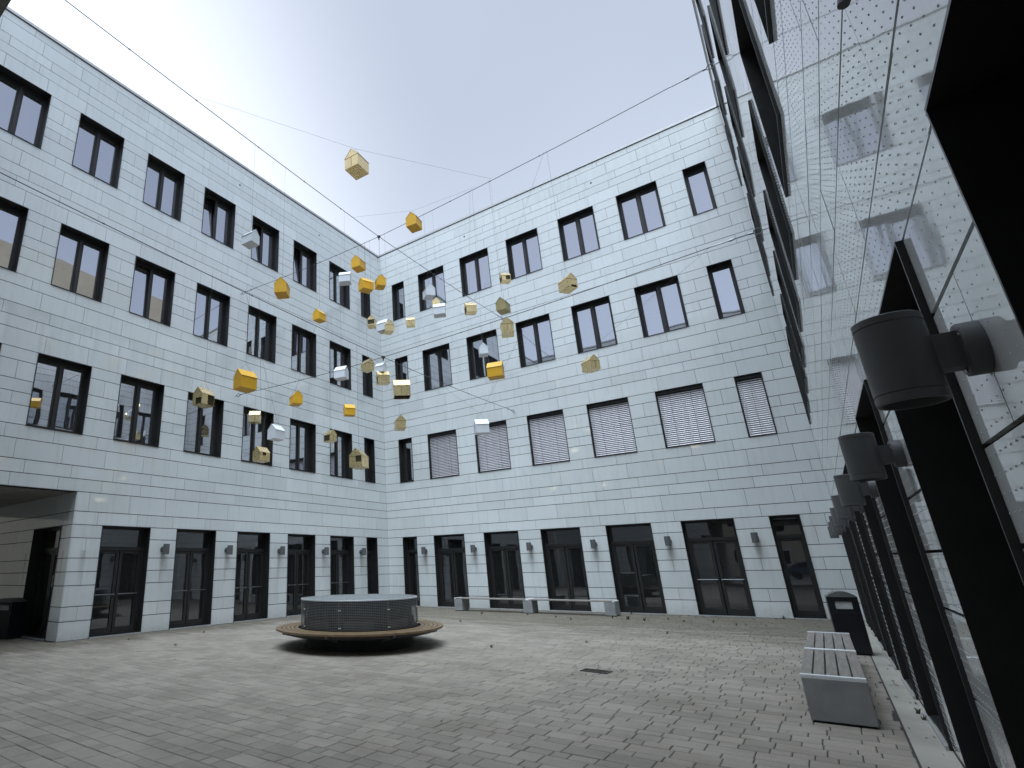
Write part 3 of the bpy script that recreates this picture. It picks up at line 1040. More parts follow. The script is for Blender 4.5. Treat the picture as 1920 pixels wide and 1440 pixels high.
HOUSES=[
  ('G1', 8.646, -12.552, 10.707, 0.519, 3.4, [(10.571, -9.1, 11.613), (6.72, -16.004, 11.672)]) ,
  ('Y1', 8.417, -9.726, 10.686, 0.428, 6.7, [(10.114, -9.1, 11.596), (6.72, -10.351, 11.507)]) ,
  ('Y2', 5.877, -9.1, 10.632, 0.423, 8.5, [(5.877, -9.1, 11.513)]) ,
  ('W1', 6.72, -14.131, 8.724, 0.349, 96.3, [(6.72, -14.131, 11.617)]) ,
  ('Y3', 6.72, -13.114, 7.832, 0.395, 32.5, [(6.72, -13.114, 11.588)]) ,
  ('Y4', 4.185, -9.1, 9.358, 0.379, 3.1, [(4.185, -9.1, 11.599)]) ,
  ('W2', 6.72, -10.769, 9.129, 0.344, 120.1, [(6.72, -10.769, 11.519)]) ,
  ('Y5', 6.155, -9.1, 9.772, 0.413, -22.3, [(6.155, -9.1, 11.499)]) ,
  ('Y6', 6.711, -9.1, 9.687, 0.362, 51.0, [(6.72, -9.1, 11.47)]) ,
  ('G2', 6.34, -9.1, 8.489, 0.319, 27.1, [(6.34, -9.1, 11.489)]) ,
  ('W3', 6.77, -9.1, 8.211, 0.367, 95.8, [(6.72, -9.1, 11.47)]) ,
  ('G3', 6.941, -9.1, 8.122, 0.337, 55.3, [(6.941, -9.1, 11.478)]) ,
  ('G4', 6.72, -7.535, 8.928, 0.295, 117.7, [(6.72, -7.535, 11.528)]) ,
  ('W4', 8.381, -9.1, 8.771, 0.36, 50.4, [(8.381, -9.1, 11.532)]) ,
  ('G5', 6.72, -5.817, 10.194, 0.355, 29.7, [(6.72, -5.817, 11.593)]) ,
  ('W5', 8.677, -9.1, 8.116, 0.352, 114.4, [(8.677, -9.1, 11.543)]) ,
  ('G6', 8.319, -6.468, 9.253, 0.367, -49.1, [(9.917, -9.1, 11.589), (6.72, -3.836, 11.667)]) ,
  ('G7', 9.384, -5.991, 10.178, 0.322, -48.2, [(12.047, -9.1, 11.668), (6.72, -2.882, 11.702)]) ,
  ('G8', 10.489, -9.1, 7.644, 0.346, 2.4, [(10.489, -9.1, 11.61)]) ,
  ('G9', 10.534, -9.1, 7.004, 0.4, 24.2, [(10.534, -9.1, 11.612)]) ,
  ('G10', 12.111, -9.1, 7.675, 0.365, 55.5, [(12.111, -9.1, 11.671)]) ,
  ('W6', 8.351, -5.899, 7.981, 0.371, 30.0, [(9.981, -9.1, 11.591), (6.72, -2.699, 11.709)]) ,
  ('Y7', 10.111, -9.1, 5.983, 0.403, 103.9, [(10.111, -9.1, 7.509)]) ,
  ('G11', 6.133, -9.1, 7.139, 0.344, 77.8, [(6.133, -9.1, 11.5)]) ,
  ('W7', 6.619, -9.1, 6.958, 0.297, 96.3, [(6.619, -9.1, 7.424)]) ,
  ('G12', 6.682, -9.1, 6.609, 0.376, -43.9, [(6.72, -9.1, 7.42)]) ,
  ('G13', 7.308, -9.1, 6.073, 0.495, -50.9, [(7.308, -9.1, 7.435)]) ,
  ('W8', 5.11, -9.1, 7.123, 0.401, 105.7, [(5.11, -9.1, 11.552)]) ,
  ('Y8', 6.72, -14.089, 5.233, 0.426, -8.8, [(6.72, -14.089, 7.523)]) ,
  ('G14', 6.72, -15.087, 4.668, 0.349, 5.4, [(6.72, -15.087, 7.544)]) ,
  ('Y9', 4.592, -10.51, 6.103, 0.38, 65.7, [(2.463, -9.1, 7.573), (6.72, -11.92, 7.478)]) ,
  ('Y10', 5.408, -9.1, 5.906, 0.338, -35.1, [(5.408, -9.1, 7.467)]) ,
  ('G15', 1.14, -9.1, 6.447, 0.412, 130.0, [(1.14, -9.1, 7.621)]) ,
  ('W9', 5.054, -11.655, 4.818, 0.387, 2.7, [(3.388, -9.1, 7.54), (6.72, -14.209, 7.526)]) ,
  ('G16', 4.272, -11.457, 4.377, 0.392, -0.8, [(1.825, -9.1, 7.596), (6.72, -13.815, 7.518)]) ,
  ('G17', 4.639, -9.1, 5.233, 0.347, 82.0, [(4.639, -9.1, 7.495)]) ,
  ('G18', 6.72, -10.318, 4.043, 0.474, 13.9, [(6.72, -10.318, 7.445)]) ,
  ('G19', 7.203, -9.1, 5.181, 0.365, 44.4, [(7.203, -9.1, 7.433)]) ,
  ('G20', 11.867, -7.334, 6.212, 0.378, 54.5, [(14.956, -9.1, 7.636), (6.72, -4.39, 7.544)]) ,
  ('W10', 9.008, -7.877, 4.975, 0.387, -54.1, [(11.295, -9.1, 7.54), (6.72, -6.654, 7.485)]) ,
]

# ---------------------------------------------------------------- wall lamps
def lamp_meshes():
    pl = MB().lathe([(0, .0), (.083, .0), (.086, .003), (.086, .048), (.082, .052), (0, .052)], 28, axis='y')
    arm = MB().box(-.036, .036, -.135, -.045, -.058, .058)
    sh = MB()
    H, R = .148, .091
    sh.lathe([(0, H), (R - .004, H), (R, H - .004), (R, H - .026), (R - .0025, H - .028), (R - .0025, H - .031), (R, H - .033),
              (R, -H + .034), (R - .0025, -H + .032), (R - .0025, -H + .029), (R, -H + .027), (R, -H + .003), (R - .003, -H), (R - .012, -H), (R - .013, -H + .03)], 40, c=(0, -.195, 0))
    ln = MB().lathe([(0, 0), (R - .0125, 0)], 28, c=(0, -.195, -H + .03))
    sc = MB()
    for a in (R_(-90), R_(30), R_(150)):
        sc.lathe([(0, .004), (.006, .004), (.007, 0)], 8, axis='y', c=(.07 * math.cos(a), -.052, .07 * math.sin(a)))
    return [(n, mb.mesh(n, m)) for n, mb, m in (('wall_plate', pl, MAT['lamp']), ('arm', arm, MAT['lamp']), ('shade', sh, MAT['lamp']), ('lens', ln, MAT['lampglass']), ('screw', sc, MAT['steel']))]
LM = lamp_meshes()
lamp0 = None
def wall_lamp(loc, rz, label, group):
    t = thing('wall_lamp', label, 'wall lamp', loc, rz, group)
    for n, me in LM:
        o = link(n, me, t)
        if n in ('shade', 'wall_plate'):
            smooth_by_angle(o, 40)
    return t
ZL = 2.272
PIER = [2.0175 + 2.371 * k for k in range(8)]
LB = ['small grey cylinder lamp on the first pier from the inner corner of the back wall',
      'small grey cylinder lamp on the back wall above the left end of the long bench',
      'small grey cylinder lamp on the back wall above the middle block of the long bench',
      'small grey cylinder lamp on the back wall near the right end of the long bench',
      'grey cylinder lamp on the second-last pier of the back wall, right of the bench',
      'grey cylinder lamp on the last pier of the back wall, beside the narrow glazed door']
for k in range(6):
    wall_lamp((PIER[k], -.0, ZL), 0, LB[k], 'cylinder lamps on the back wall')
LL = ['smallest grey cylinder lamp of the left wall, beside its narrow door at the inner corner',
      'grey cylinder lamp on the left wall, second from the inner corner, over the round seat',
      'grey cylinder lamp on the left wall, middle one of that row of five',
      'grey cylinder lamp on the left wall, second from the passage',
      'grey cylinder lamp on the left wall nearest the dark passage']
for k in range(5):
    wall_lamp((0, -PIER[k], ZL), R_(90), LL[k], 'cylinder lamps on the left wall')
LR = ['last tiny cylinder lamp of the row along the glass wall, nearest the back wall',
      'seventh cylinder lamp of the row along the glass wall, almost hidden by the sixth',
      'sixth cylinder lamp of the row along the glass wall, counted from the big one',
      'fifth cylinder lamp of the row along the glass wall, counted from the big one',
      'fourth cylinder lamp of the row along the glass wall, counted from the big one',
      'third cylinder lamp of the row along the glass wall, counted from the big one',
      'second cylinder lamp of the row along the glass wall, below and behind the big one',
      'big dark grey cylinder lamp in the foreground on a round plate on the glass wall']
for k in range(8):
    wall_lamp((WR + RROT * PIER[k], -PIER[k], ZL), R_(-90) + RROT, LR[k], 'cylinder lamps along the right-hand glass wall')

# ---------------------------------------------------------------- suspension cables
NX, NY = 6.72, -9.1
def cable_net(name, label, zn, zl, zr, zb, zf):
    t = thing(name, label, 'cable net', (NX, NY, zn))
    o = Vector((NX, NY, zn))
    ends = [Vector((.0, NY, zl)), Vector((WR + RROT * 9.1, NY, zr)), Vector((NX, 0, zb)), Vector((NX, YS, zf))]
    for e in ends:
        d = (e - o)
        Ld = d.length
        u = d.normalized()
        n_in = u
        hook = e - u * .20
        m = 24
        pts = []
        for i in range(m + 1):
            s = i / m
            p = d * s * ((Ld - .95) / Ld)
            p.z -= .05 * 4 * s * (1 - s)
            pts.append(p)
        part('cable', MB().tube(pts, .0085, 6), MAT['wire'], t)
        tb = MB()
        a0 = d * ((Ld - .95) / Ld); a1 = d * ((Ld - .62) / Ld); a2 = d * ((Ld - .28) / Ld)
        tb.tube([a0, a1], .013, 8)
        side = u.cross(Vector((0, 0, 1))).normalized() * .016
        tb.tube([a1 - side, a2 - side], .006, 6); tb.tube([a1 + side, a2 + side], .006, 6)
        tb.tube([a1 - u * .03, a1 + u * .04], .022, 8); tb.tube([a2 - u * .04, a2 + u * .03], .022, 8)
        part('turnbuckle', tb, MAT['steel'], t)
        eye = MB()
        c = d * ((Ld - .17) / Ld)
        ring = [c + u * .075 * math.cos(q) + Vector((0, 0, 1)) * .062 * math.sin(q) for q in [2 * math.pi * k / 16 for k in range(17)]]
        eye.tube(ring, .011, 6, caps=False)
        eye.tube([c + u * .07, d], .014, 8)
        part('eye_bolt', eye, MAT['steel'], t)
        # small clamps on the rope
        for f in (.17, .31, .46, .63, .78):
            p = d * f * ((Ld - .95) / Ld); p.z -= .05 * 4 * f * (1 - f)
            part('rope_clamp', MB().tube([p - u * .02, p + u * .02], .014, 6), MAT['wire'], t)
    nb = MB()
    nb.lathe([(0, .035), (.04, .035), (.052, .015), (.052, -.015), (.04, -.035), (0, -.035)], 14)
    nb.lathe([(.0, -.05), (.02, -.05), (.02, -.11), (0, -.11)], 8)
    part('crossing_clamp', nb, MAT['wire'], t)
    return t
cable_net('cable_net', 'upper cross of thin steel cables stretched high across the courtyard', 11.47, 11.81, 11.81, 11.81, 11.81)
cable_net('cable_net', 'lower cross of dark steel cables stretched at first floor height', 7.42, 7.66, 7.66, 7.64, 7.66)

# ---------------------------------------------------------------- hanging miniature houses
def house(spec, label, finish, holes=(), open_bottom=False, seams=(), lean=0.0):
    nm, x, y, z, H, yaw, att = spec
    group = {'gold': 'brass miniature houses on the cables', 'golddull': 'brass miniature houses on the cables', 'yellow': 'yellow miniature houses on the cables', 'white': 'white miniature houses on the cables'}[finish]
    t = thing('miniature_house', label, 'hanging house', (x, y, z), R_(yaw), group)
    W, Ld, E = H * .74, H * .90, H * .60
    hw, hl = W / 2, Ld / 2
    mat = MAT[finish]
    hol = dict(holes)
    wl = MB()
    def wall(a, b, hole, gable):
        """a wall from corner a to corner b (local plan), eave height E; hole = (s0, s1, z0, z1) as fractions"""
        a, b = Vector((*a, 0)), Vector((*b, 0))
        P = lambda s, zz: tuple(a + (b - a) * s + Vector((0, 0, zz)))
        if hole:
            s0, s1, q0, q1 = hole
            z0, z1 = q0 * E, q1 * E
            wl.poly([P(0, 0), P(1, 0), P(1, z0), P(0, z0)]) if z0 > .001 else None
            wl.poly([P(0, z0), P(s0, z0), P(s0, z1), P(0, z1)]) if s0 > .001 else None
            wl.poly([P(s1, z0), P(1, z0), P(1, z1), P(s1, z1)]) if s1 < .999 else None
            if z1 < E - .001:
                wl.poly([P(0, z1), P(1, z1), P(1, E), P(0, E)])
        else:
            wl.poly([P(0, 0), P(1, 0), P(1, E), P(0, E)])
        if gable:
            wl.poly([P(0, E), P(1, E), P(.5, H)])
    wall((-hw, -hl), (hw, -hl), hol.get('front'), True)
    wall((hw, -hl), (hw, hl), hol.get('right'), False)
    wall((hw, hl), (-hw, hl), hol.get('back'), True)
    wall((-hw, hl), (-hw, -hl), hol.get('left'), False)
    if not open_bottom:
        wl.poly([(-hw, -hl, 0), (-hw, hl, 0), (hw, hl, 0), (hw, -hl, 0)])
    b = part('walls', wl, mat, t)
    if hol or open_bottom:
        s = b.modifiers.new('sheet', 'SOLIDIFY'); s.thickness = .006; s.offset = -1
        bx = MB().box(-hw + .012, hw - .012, -hl + .012, hl - .012, .012 if not open_bottom else .06, E - .004)  # dark box fills the house, its colour painting the shade inside
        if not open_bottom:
            part('inner_shade_box', bx, MAT['gold_shade'], t)
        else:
            part('inner_shade_box', bx, MAT['black'], t)
    else:
        bevel(b, .004, 1)
    ov = .006
    for sx in (-1, 1):
        rp = MB()
        th = .008
        e = Vector((sx * (hw + ov), 0, E - ov * (H - E) / hw)); r = Vector((0, 0, H))
        nrm_ = Vector((sx * (H - E), 0, hw)).normalized() * th
        q = [e, r, r + Vector((0, 0, th * 1.3)), e + nrm_]
        f0 = [tuple(p + Vector((0, -hl - ov, 0))) for p in q]; f1 = [tuple(p + Vector((0, hl + ov, 0))) for p in q]
        rp.poly(f0 if sx < 0 else f0[::-1]); rp.poly(f1[::-1] if sx < 0 else f1)
        for k in range(4):
            rp.poly([f0[k], f0[(k + 1) % 4], f1[(k + 1) % 4], f1[k]])
        part('roof_sheet', rp, mat, t)
    for kind in seams:
        sm = MB()
        if kind == 'eave':
            sm.box(-hw - .001, hw + .001, -hl - .0035, -hl, E * .93, E * .93 + .007)
        elif kind == 'gable':
            sm.box(-.004, .004, -hl - .0035, -hl, .01, E * .92)
        elif kind == 'side':
            sm.box(-hw - .0035, -hw, -.03, -.022, .01, E - .01); sm.box(hw, hw + .0035, -.03, -.022, .01, E - .01)
        part('sheet_seam', sm, MAT['seam'], t)
    # suspension: two short strops from the ridge to a knot, then the long wires up to the cables
    inv = (Matrix.Translation((x, y, z)) @ Matrix.Rotation(R_(yaw), 4, 'Z')).inverted()
    wr = MB()
    knot = Vector((0, 0, H + .16))
    for yy in (-hl * .7, hl * .7):
        wr.tube([(0, yy, H), knot], .0016, 4)
    for a in att:
        wr.tube([knot, inv @ Vector(a)], .0022, 4)
    part('hanging_wire', wr, MAT['thinwire'], t)
    return t
SPEC = {s[0]: s for s in HOUSES}
HINFO = {
 'G1': ('golden house against the open sky, highest of all, over the left cable', 'gold', (), False, ('eave', 'gable')),
 'Y1': ('yellow house against the sky, just right of the upper cable crossing', 'yellow', (), False, ()),
 'Y2': ('yellow house at the inner corner, upper left one of three yellow houses there', 'yellow', (), False, ()),
 'W1': ('white house in front of an upper left window, alone on a very long wire', 'white', (), False, ()),
 'Y3': ('yellow house with its gable forward between the second and third rows of left windows', 'yellow', (), False, ()),
 'Y4': ('small yellow house on the left wall below a top-floor window, under the upper cable', 'yellow', (), False, ()),
 'W2': ('white house seen eaves-on, left of the cluster of yellow houses at the corner', 'white', (), False, ()),
 'Y5': ('yellow house turned eaves-on, lowest left of the three at the inner corner', 'yellow', (), False, ()),
 'Y6': ('small yellow house exactly on the corner line where the two walls meet', 'yellow', (), False, ()),
 'G2': ('tiny golden house with a black opening in its gable, left of a white house', 'gold', (('front', (.08, .95, .22, .95)),), False, ()),
 'W3': ('white house on the corner line, overlapping a golden house behind it', 'white', (), False, ()),
 'G3': ('golden house half hidden behind the white house on the corner line', 'gold', (), False, ('eave',)),
 'G4': ('small golden house eaves-on with a slanting seam, right of the corner line', 'gold', (), False, ('side',)),
 'W4': ('white house with its gable forward before a top-floor window of the back wall', 'white', (), False, ()),
 'G5': ('golden house of which only the gable tip shows behind a white house', 'gold', (), False, ()),
 'W5': ('white house eaves-on below the white gabled one on the back wall', 'white', (), False, ()),
 'G6': ('golden house with a black open gable beside a taut cable on the back wall', 'gold', (('front', (.08, .92, .06, .95)),), False, ()),
 'G7': ('small golden house with a square opening under a top-floor window of the back wall', 'gold', (('right', (.45, .95, .2, .95)), ('front', (.1, .9, .1, .9))), False, ()),
 'G8': ('dull olive-gold house with a shaded gable, above a brighter golden one', 'golddull', (), False, ()),
 'G9': ('golden house with its gable square on, hanging just below the lower cable', 'gold', (), False, ('eave', 'gable')),
 'G10': ('golden house on the back wall, far right one between second and third floors', 'gold', (('front', (.35, .9, .0, .3)),), False, ('eave',)),
 'W6': ('small white house before a dark second-floor window, above a yellow one', 'white', (), False, ()),
 'Y7': ('large yellow house eaves-on at the right, below a small white house', 'yellow', (), False, ()),
 'G11': ('golden house crossed by the lower cable, just left of the corner line', 'gold', (), False, ('eave',)),
 'W7': ('white house half hidden behind a golden one below the lower cable crossing', 'white', (), False, ()),
 'G12': ('golden house eaves-on under the lower cable crossing, in front of a white house', 'gold', (('front', (.1, .9, .05, .95)),), False, ()),
 'G13': ('large golden house with a black open underside, right of the lower cable crossing', 'gold', (), True, ('side',)),
 'W8': ('white house in front of a dark second-floor window left of the corner line', 'white', (), False, ()),
 'Y8': ('largest yellow house, hanging near the left end of the lower cable', 'yellow', (), False, ()),
 'G14': ('golden house with black openings on two sides, furthest left of all', 'gold', (('front', (.38, .98, .04, .62)), ('right', (.48, .99, .03, .97))), False, ()),
 'Y9': ('small yellow house with rounded look hanging under the lower left cable', 'yellow', (), False, ()),
 'Y10': ('small yellow house eaves-on, lowest of the yellow ones beside the corner', 'yellow', (), False, ()),
 'G15': ('golden house with a bent wall before a first-floor window, above another golden one', 'gold', (), False, ('side',)),
 'W9': ('white house low on a long wire between two first-floor windows of the left wall', 'white', (), False, ()),
 'G16': ('golden house with a small black door, lowest one before a left first-floor window', 'gold', (('right', (.28, .62, .62, .98)),), False, ()),
 'G17': ('golden house with one black open side at a first-floor window left of the corner', 'gold', (('left', (.1, .9, .1, .9)),), False, ('gable',)),
 'G18': ('lowest golden house, torn open with a big dark hole, left of the corner line', 'gold', (('front', (.52, .97, .42, .98)),), False, ('eave',)),
 'G19': ('golden house with its gable forward below the crossing, right of the corner line', 'gold', (), False, ('eave',)),
 'G20': ('golden house at the right, alone below a second-floor window of the back wall', 'gold', (), False, ('eave', 'gable')),
 'W10': ('lowest white house, in front of a blind of the back wall', 'white', (), False, ()),
}
for k, (lab, fin, hol, ob, sm) in HINFO.items():
    house(SPEC[k], lab, fin, hol, ob, sm)

# ---------------------------------------------------------------- round seat with the mesh drum
SX, SY = 6.9, -10.64
seat = thing('round_seat', 'round wooden seat ring around a low drum wrapped in wire mesh', 'round bench', (SX, SY, 0))
NSEG = 8
A0 = R_(17)
rings = [(1.385, 1.465), (1.480, 1.560), (1.575, 1.655), (1.670, 1.750), (1.765, 1.875)]
for si in range(NSEG):
    a0 = A0 + 2 * math.pi * si / NSEG + .004; a1 = A0 + 2 * math.pi * (si + 1) / NSEG - .004
    for (r0, r1) in rings:
        mb = MB()
        n = 10
        zt, zb = .40, .362
        for k in range(n):
            p, q = a0 + (a1 - a0) * k / n, a0 + (a1 - a0) * (k + 1) / n
            c = lambda r, a, zz: (r * math.cos(a), r * math.sin(a), zz)
            mb.poly([c(r0, p, zt), c(r1, p, zt), c(r1, q, zt), c(r0, q, zt)])
            mb.poly([c(r1, p, zb), c(r1, q, zb), c(r1, q, zt), c(r1, p, zt)])
            mb.poly([c(r0, q, zb), c(r0, p, zb), c(r0, p, zt), c(r0, q, zt)])
            mb.poly([c(r0, q, zb), c(r1, q, zb), c(r1, p, zb), c(r0, p, zb)])
        for a, fl in ((a0, 0), (a1, 1)):
            f = [c(r0, a, zb), c(r1, a, zb), c(r1, a, zt), c(r0, a, zt)]
            mb.poly(f if not fl else f[::-1])
        part('seat_slat', mb, MAT['teak'], seat)
    # radial bracket under each joint
    am = A0 + 2 * math.pi * si / NSEG
    bk = MB()
    d = Vector((math.cos(am), math.sin(am), 0)); s = Vector((-math.sin(am), math.cos(am), 0)) * .006
    for sg in (-1, 1):
        w_ = s * sg
        q = [d * 1.22 + w_ + Vector((0, 0, .36)), d * 1.80 + w_ + Vector((0, 0, .36)), d * 1.80 + w_ + Vector((0, 0, .31)), d * 1.22 + w_ + Vector((0, 0, .17))]
        bk.poly([tuple(v) for v in (q if sg > 0 else q[::-1])])
    q0 = [d * 1.80 - s + Vector((0, 0, .31)), d * 1.80 + s + Vector((0, 0, .31)), d * 1.80 + s + Vector((0, 0, .36)), d * 1.80 - s + Vector((0, 0, .36))]
    bk.poly([tuple(v) for v in q0])
    q0 = [d * 1.22 - s + Vector((0, 0, .17)), d * 1.22 + s + Vector((0, 0, .17)), d * 1.80 + s + Vector((0, 0, .31)), d * 1.80 - s + Vector((0, 0, .31))]
    bk.poly([tuple(v) for v in q0])
    part('bracket', bk, MAT['mesh'], seat)
part('seat_skirt', MB().lathe([(1.66, .355), (1.66, .28), (1.65, .28), (1.65, .355)], 96), MAT['frame'], seat)
part('added_shade_plate', MB().lathe([(1.18, .3545), (1.70, .3545)], 96), MAT['black'], seat)  # added black ring, blocks light and deepens the shade under the seat
part('drum_lining', MB().lathe([(1.19, .0), (1.19, .975)], 96), MAT['drumdark'], seat)
lid = MB().lathe([(0, .990), (1.27, .985), (1.305, .980)], 96)
part('drum_lid', lid, MAT['drumtop'], seat)
smooth_by_angle(part('drum_rim', MB().lathe([(1.305, .975), (1.307, 1.0), (1.330, 1.0), (1.334, .995), (1.334, .973), (1.305, .973)], 96), MAT['coping'], seat), 40)
inner = MB()
for si in range(NSEG):
    a = A0 + .12 + 2 * math.pi * si / NSEG
    inner.lathe([(1.235, .42), (1.235, .58)], 10, a, a + .5)
part('inner_sheet', inner, MAT['lamp'], seat)
wm_ = MB()
RW = 1.322
nz_ = 18
for k in range(nz_ + 1):
    z = .415 + (.970 - .415) * k / nz_
    wm_.lathe([(RW + .004, z - .0045), (RW + .004, z + .0045), (RW - .004, z + .0045), (RW - .004, z - .0045), (RW + .004, z - .0045)], 96)
nv = 200
for k in range(nv):
    a = 2 * math.pi * k / nv
    d = Vector((math.cos(a), math.sin(a), 0)); s = Vector((-math.sin(a), math.cos(a), 0)) * .003
    c0 = d * (RW + .007)
    wm_.poly([tuple(c0 - s + Vector((0, 0, .41))), tuple(c0 + s + Vector((0, 0, .41))), tuple(c0 + s + Vector((0, 0, .972))), tuple(c0 - s + Vector((0, 0, .972)))])
o = part('wire_mesh', wm_, MAT['mesh'], seat); o['kind'] = 'stuff'
lw = MB()
for k in range(7):
    z = .02 + .32 * k / 6
    lw.lathe([(1.24, z - .003), (1.24, z + .003)], 96)
for k in range(nv // 2):
    a = 2 * math.pi * k / (nv // 2)
    d = Vector((math.cos(a), math.sin(a), 0)); s = Vector((-math.sin(a), math.cos(a), 0)) * .003
    c0 = d * 1.243
    lw.poly([tuple(c0 - s), tuple(c0 + s), tuple(c0 + s + Vector((0, 0, .35))), tuple(c0 - s + Vector((0, 0, .35)))])
o = part('lower_wire_mesh', lw, MAT['drumdark'], seat); o['kind'] = 'stuff'  # lower mesh given the near-black lining colour to deepen shade below the seat
for si in range(NSEG):
    a = A0 + .075 + 2 * math.pi * si / NSEG
    for da in (-.012, .012):
        d = Vector((math.cos(a + da), math.sin(a + da), 0)); s = Vector((-math.sin(a), math.cos(a), 0))
        po = MB()
        c0 = d * 1.330
        q = [c0 - s * .010, c0 + s * .010, c0 + s * .010 + d * .006, c0 - s * .010 + d * .006]
        lo = [tuple(v + Vector((0, 0, .405))) for v in q]; hi = [tuple(v + Vector((0, 0, .974))) for v in q]
        for k in range(4):
            po.poly([lo[k], lo[(k + 1) % 4], hi[(k + 1) % 4], hi[k]])
        p_ = part('mesh_post', po, MAT['lamp'], seat)
        bo = MB()
        for zz in (.46, .80):
            c1 = c0 + d * .007 + Vector((0, 0, zz))
            bo.tube([c1, c1 + d * .012], .011, 8)
        part('bolt', bo, MAT['whitesteel'], p_)

# ---------------------------------------------------------------- benches
def bench(label, loc, rz, length, wood, blocks_w=.30, blocks_y=None, nslat=5, depth=.54, h=.455, grp=None):
    t = thing('bench', label, 'bench', loc, rz)
    ys = blocks_y or [0, length / 2, length]
    for i, y in enumerate(ys):
        b0 = y - blocks_w / 2
        if i == 0: b0 = y
        if i == len(ys) - 1: b0 = y - blocks_w
        bevel(part('concrete_block', MB().box(-depth / 2, depth / 2, b0, b0 + blocks_w, .022, h - .034), MAT['concrete'], t), .006, 2)
        part('shadow_plinth', MB().box(-depth / 2 + .02, depth / 2 - .02, b0 + .02, b0 + blocks_w - .02, .0, .0215), MAT['joint'], t)
        wcap = .07 if i != 1 else .12
        cy = b0 + (.0 if i == 0 else (blocks_w - wcap if i == len(ys) - 1 else (blocks_w - wcap) / 2))
        bevel(part('steel_cap', MB().box(-depth / 2 - .004, depth / 2 + .004, cy, cy + wcap, h - .0335, h + .004), MAT['whitesteel'], t), .003, 2)
        ys[i] = (cy, cy + wcap)
    gap = .014
    sw = (depth - gap * (nslat - 1)) / nslat
    for (a, b) in zip(ys, ys[1:]):
        for k in range(nslat):
            x0 = -depth / 2 + k * (sw + gap)
            bevel(part('seat_slat', MB().box(0, sw, a[1] + .003 - (a[1] + b[0]) / 2, b[0] - .003 - (a[1] + b[0]) / 2, -.0325, 0), wood, t, (x0, (a[1] + b[0]) / 2, h - rnd.uniform(0, .003))), .004, 2)
    return t
bench('concrete block bench with grey weathered slats and white caps beside the glass wall', (15.205, -12.94, 0), R_(0.4), 4.66, MAT['greywood'])
b2 = bench('long low bench of weathered planks on three concrete blocks along the back wall', (9.86, -1.09, 0), R_(90), 5.83, MAT['greywood'], blocks_w=.33, depth=.52, h=.46)

# ---------------------------------------------------------------- litter bins
def litter_bin(label, loc, rz, wd, dp, h, slots):
    t = thing('litter_bin', label, 'litter bin', loc, rz)
    hb = h - .10
    body = MB()
    body.box(-wd / 2, wd / 2, -dp / 2, dp / 2, .03, hb - .26)
    body.ring_frame(-wd / 2, wd / 2, hb - .26, hb, .10, -dp / 2, -dp / 2 + .015, wb=.06, wt=.075)
    body.box(-wd / 2, -wd / 2 + .015, -dp / 2 + .015, dp / 2, hb - .26, hb); body.box(wd / 2 - .015, wd / 2, -dp / 2 + .015, dp / 2, hb - .26, hb)
    body.box(-wd / 2 + .015, wd / 2 - .015, dp / 2 - .015, dp / 2, hb - .26, hb)
    bevel(part('body', body, MAT['binblack'], t), .003, 2)
    part('plinth', MB().box(-wd / 2 + .02, wd / 2 - .02, -dp / 2 + .02, dp / 2 - .02, 0, .0298), MAT['joint'], t)
    tp = MB()
    n = 14
    pts = [(-wd / 2 - .008 + (wd + .016) * k / n, hb + .002 + .098 * math.sin(math.pi * k / n) ** .8) for k in range(n + 1)]
    for (a, b) in zip(pts, pts[1:]):
        tp.poly([(a[0], -dp / 2 - .008, a[1]), (b[0], -dp / 2 - .008, b[1]), (b[0], dp / 2 + .008, b[1]), (a[0], dp / 2 + .008, a[1])])
    fr = [(p[0], -dp / 2 - .008, p[1]) for p in pts]; bk = [(p[0], dp / 2 + .008, p[1]) for p in pts]
    tp.poly(fr[::-1], 0); tp.poly(bk, 1)
    tp.poly([fr[0], fr[-1], bk[-1], bk[0]], 1)
    o = part('domed_lid', tp, [MAT['bintop'], MAT['binblack']], t)
    for (x0, x1) in slots:
        part('slot', MB().box(x0, x1, -dp / 2 + .018, -dp / 2 + .024, hb - .20, hb - .075), MAT['binlight'], t)
    return t
litter_bin('tall black litter bin with a domed lid and one light slot beside the glass wall', (15.47, -7.0, 0), R_(3), .44, .40, 1.06, ((-.13, .13),))
litter_bin('black litter bin with a domed lid standing in the dark passage mouth', (-2.32, -14.62, 0), R_(12), .86, .42, 1.02, ((-.27, .27),))

# ---------------------------------------------------------------- small things on the ground and on the glass wall
dr = thing('drain_grate', 'small rusty drain grate sunk into the paving near the middle of the court', 'drain', (12.2, -11.2, 0.004), R_(-4))
part('rim', MB().ring_frame(-.21, .21, -.12, .12, .02, -.01, .008), MAT['wire'], dr, rot=(R_(-90), 0, 0))
for k in range(9):
    part('grate_bar', MB().box(-.185, .185, -.006, .006, -.004, .004), MAT['leaf'], dr, (0, -.088 + k * .022, 0))
part('dark_pit', MB().box(-.19, .19, -.10, .10, -.006, -.005), MAT['black'], dr)
sp = thing('wall_bracket', 'grey tapered metal bracket sticking out high on the near glass wall', 'bracket', (WR + RROT * 19.03, -19.10, 3.37), R_(-90) + RROT)
mb = MB()
mb.box(-.035, .035, -.03, .0, -.02, .16)
part('foot_plate', mb, MAT['lamp'], sp)
mb = MB().tube([(0, -.03, .09), (.01, -.07, .06), (.03, -.11, -.06)], .02, 10, radii=[.034, .028, .016])
smooth_by_angle(part('arm', mb, MAT['lamp'], sp), 40)
lf = MB()
rl = random.Random(5)
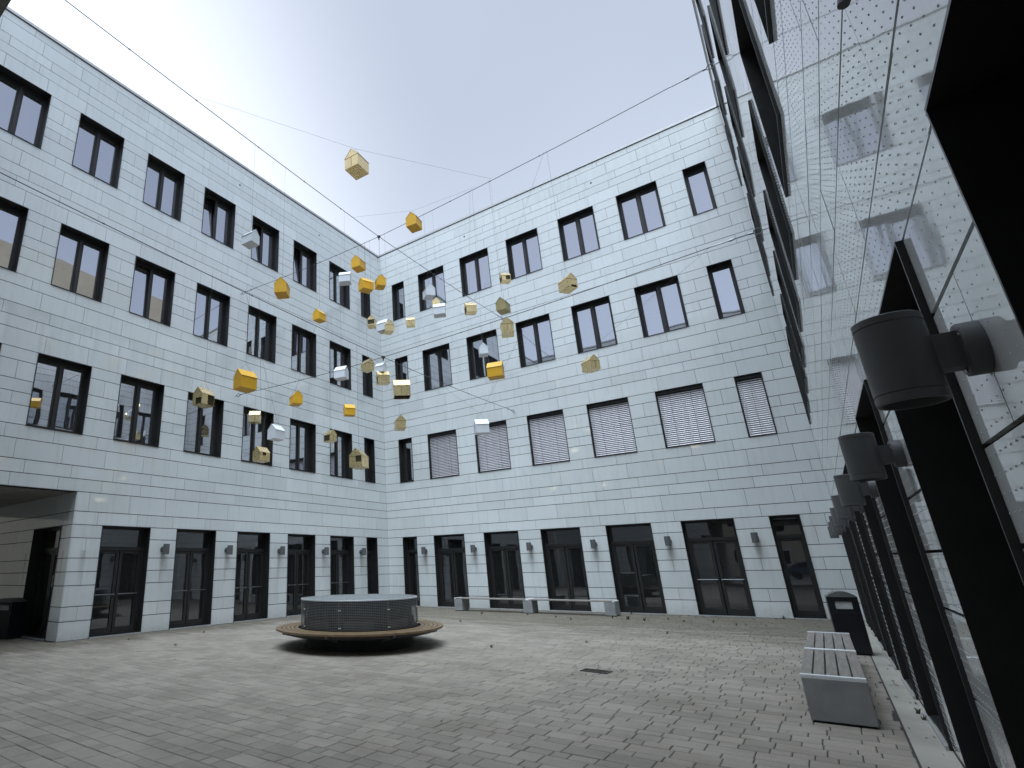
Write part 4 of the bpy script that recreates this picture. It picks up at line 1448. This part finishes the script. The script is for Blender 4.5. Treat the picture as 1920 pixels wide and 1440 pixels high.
def leaf(x, y, s):
    a = rl.uniform(0, 6.28)
    c, d = math.cos(a) * s, math.sin(a) * s
    h0 = rl.uniform(.004, .012)
    lf.poly([(x - c, y - d, h0), (x - d * .45, y + c * .45, h0 + rl.uniform(0, .015)), (x + c, y + d, h0 + rl.uniform(0, .02)), (x + d * .45, y - c * .45, h0)])
for k in range(170):
    y = -rl.random() ** 1.5 * 15 - .2
    leaf(rl.uniform(.4, 15.4), y, rl.uniform(.008, .022))
for k in range(30):
    leaf(rl.gauss(12.3, .4), rl.gauss(-11.2, .3), rl.uniform(.012, .03))
for k in range(40):
    leaf(rl.uniform(3, 14), -rl.uniform(.8, 3.0), rl.uniform(.012, .032))
for k in range(26):
    leaf(rl.uniform(15.70, 15.9), -rl.uniform(8, 15), rl.uniform(.012, .03))
o = part('fallen_leaves', lf, MAT['leaf']); o['kind'] = 'stuff'
wd_ = MB()
def tuft(x, y, s, n=9):
    for k in range(n):
        a = rl.uniform(0, 6.28); ln_ = s * rl.uniform(.5, 1.1); w2 = s * .07
        p = Vector((x + rl.gauss(0, s * .15), y + rl.gauss(0, s * .15), 0))
        d = Vector((math.cos(a), math.sin(a), 0)); q = Vector((-d.y, d.x, 0)) * w2
        m1 = p + d * ln_ * .35 + Vector((0, 0, ln_ * .7)); tip = p + d * ln_ * .8 + Vector((0, 0, ln_ * .85))
        wd_.poly([tuple(p - q), tuple(p + q), tuple(m1 + q), tuple(m1 - q)]); wd_.poly([tuple(m1 - q), tuple(m1 + q), tuple(tip)])
for (x, y, s) in ((9.9, -1.9, .16), (10.4, -2.1, .22), (10.9, -2.3, .18), (11.4, -1.7, .14), (11.9, -2.2, .15), (12.6, -2.0, .13), (13.2, -2.6, .12), (8.3, -2.4, .12),
                  (7.2, -2.0, .14), (9.0, -3.0, .15), (12.1, -5.4, .13), (5.6, -2.2, .14), (4.9, -8.9, .14), (9.6, -9.6, .12), (14.1, -.10, .20), (15.75, -1.9, .22), (15.78, -1.3, .25), (10.0, -.12, .15),
                  (15.86, -12.2, .10), (15.84, -11.9, .10), (3.3, -13.0, .11), (1.6, -11.0, .12), (1.2, -13.0, .1), (2.4, -6.0, .13), (6.3, -5.0, .12), (11.0, -7.9, .10)):
    tuft(x, y, s * .62, 11)
for k in range(46):
    tuft(rl.uniform(3, 15), -rl.uniform(.05, 3.2), rl.uniform(.025, .055), 6)
o = part('weeds', wd_, MAT['weed']); o['kind'] = 'stuff'
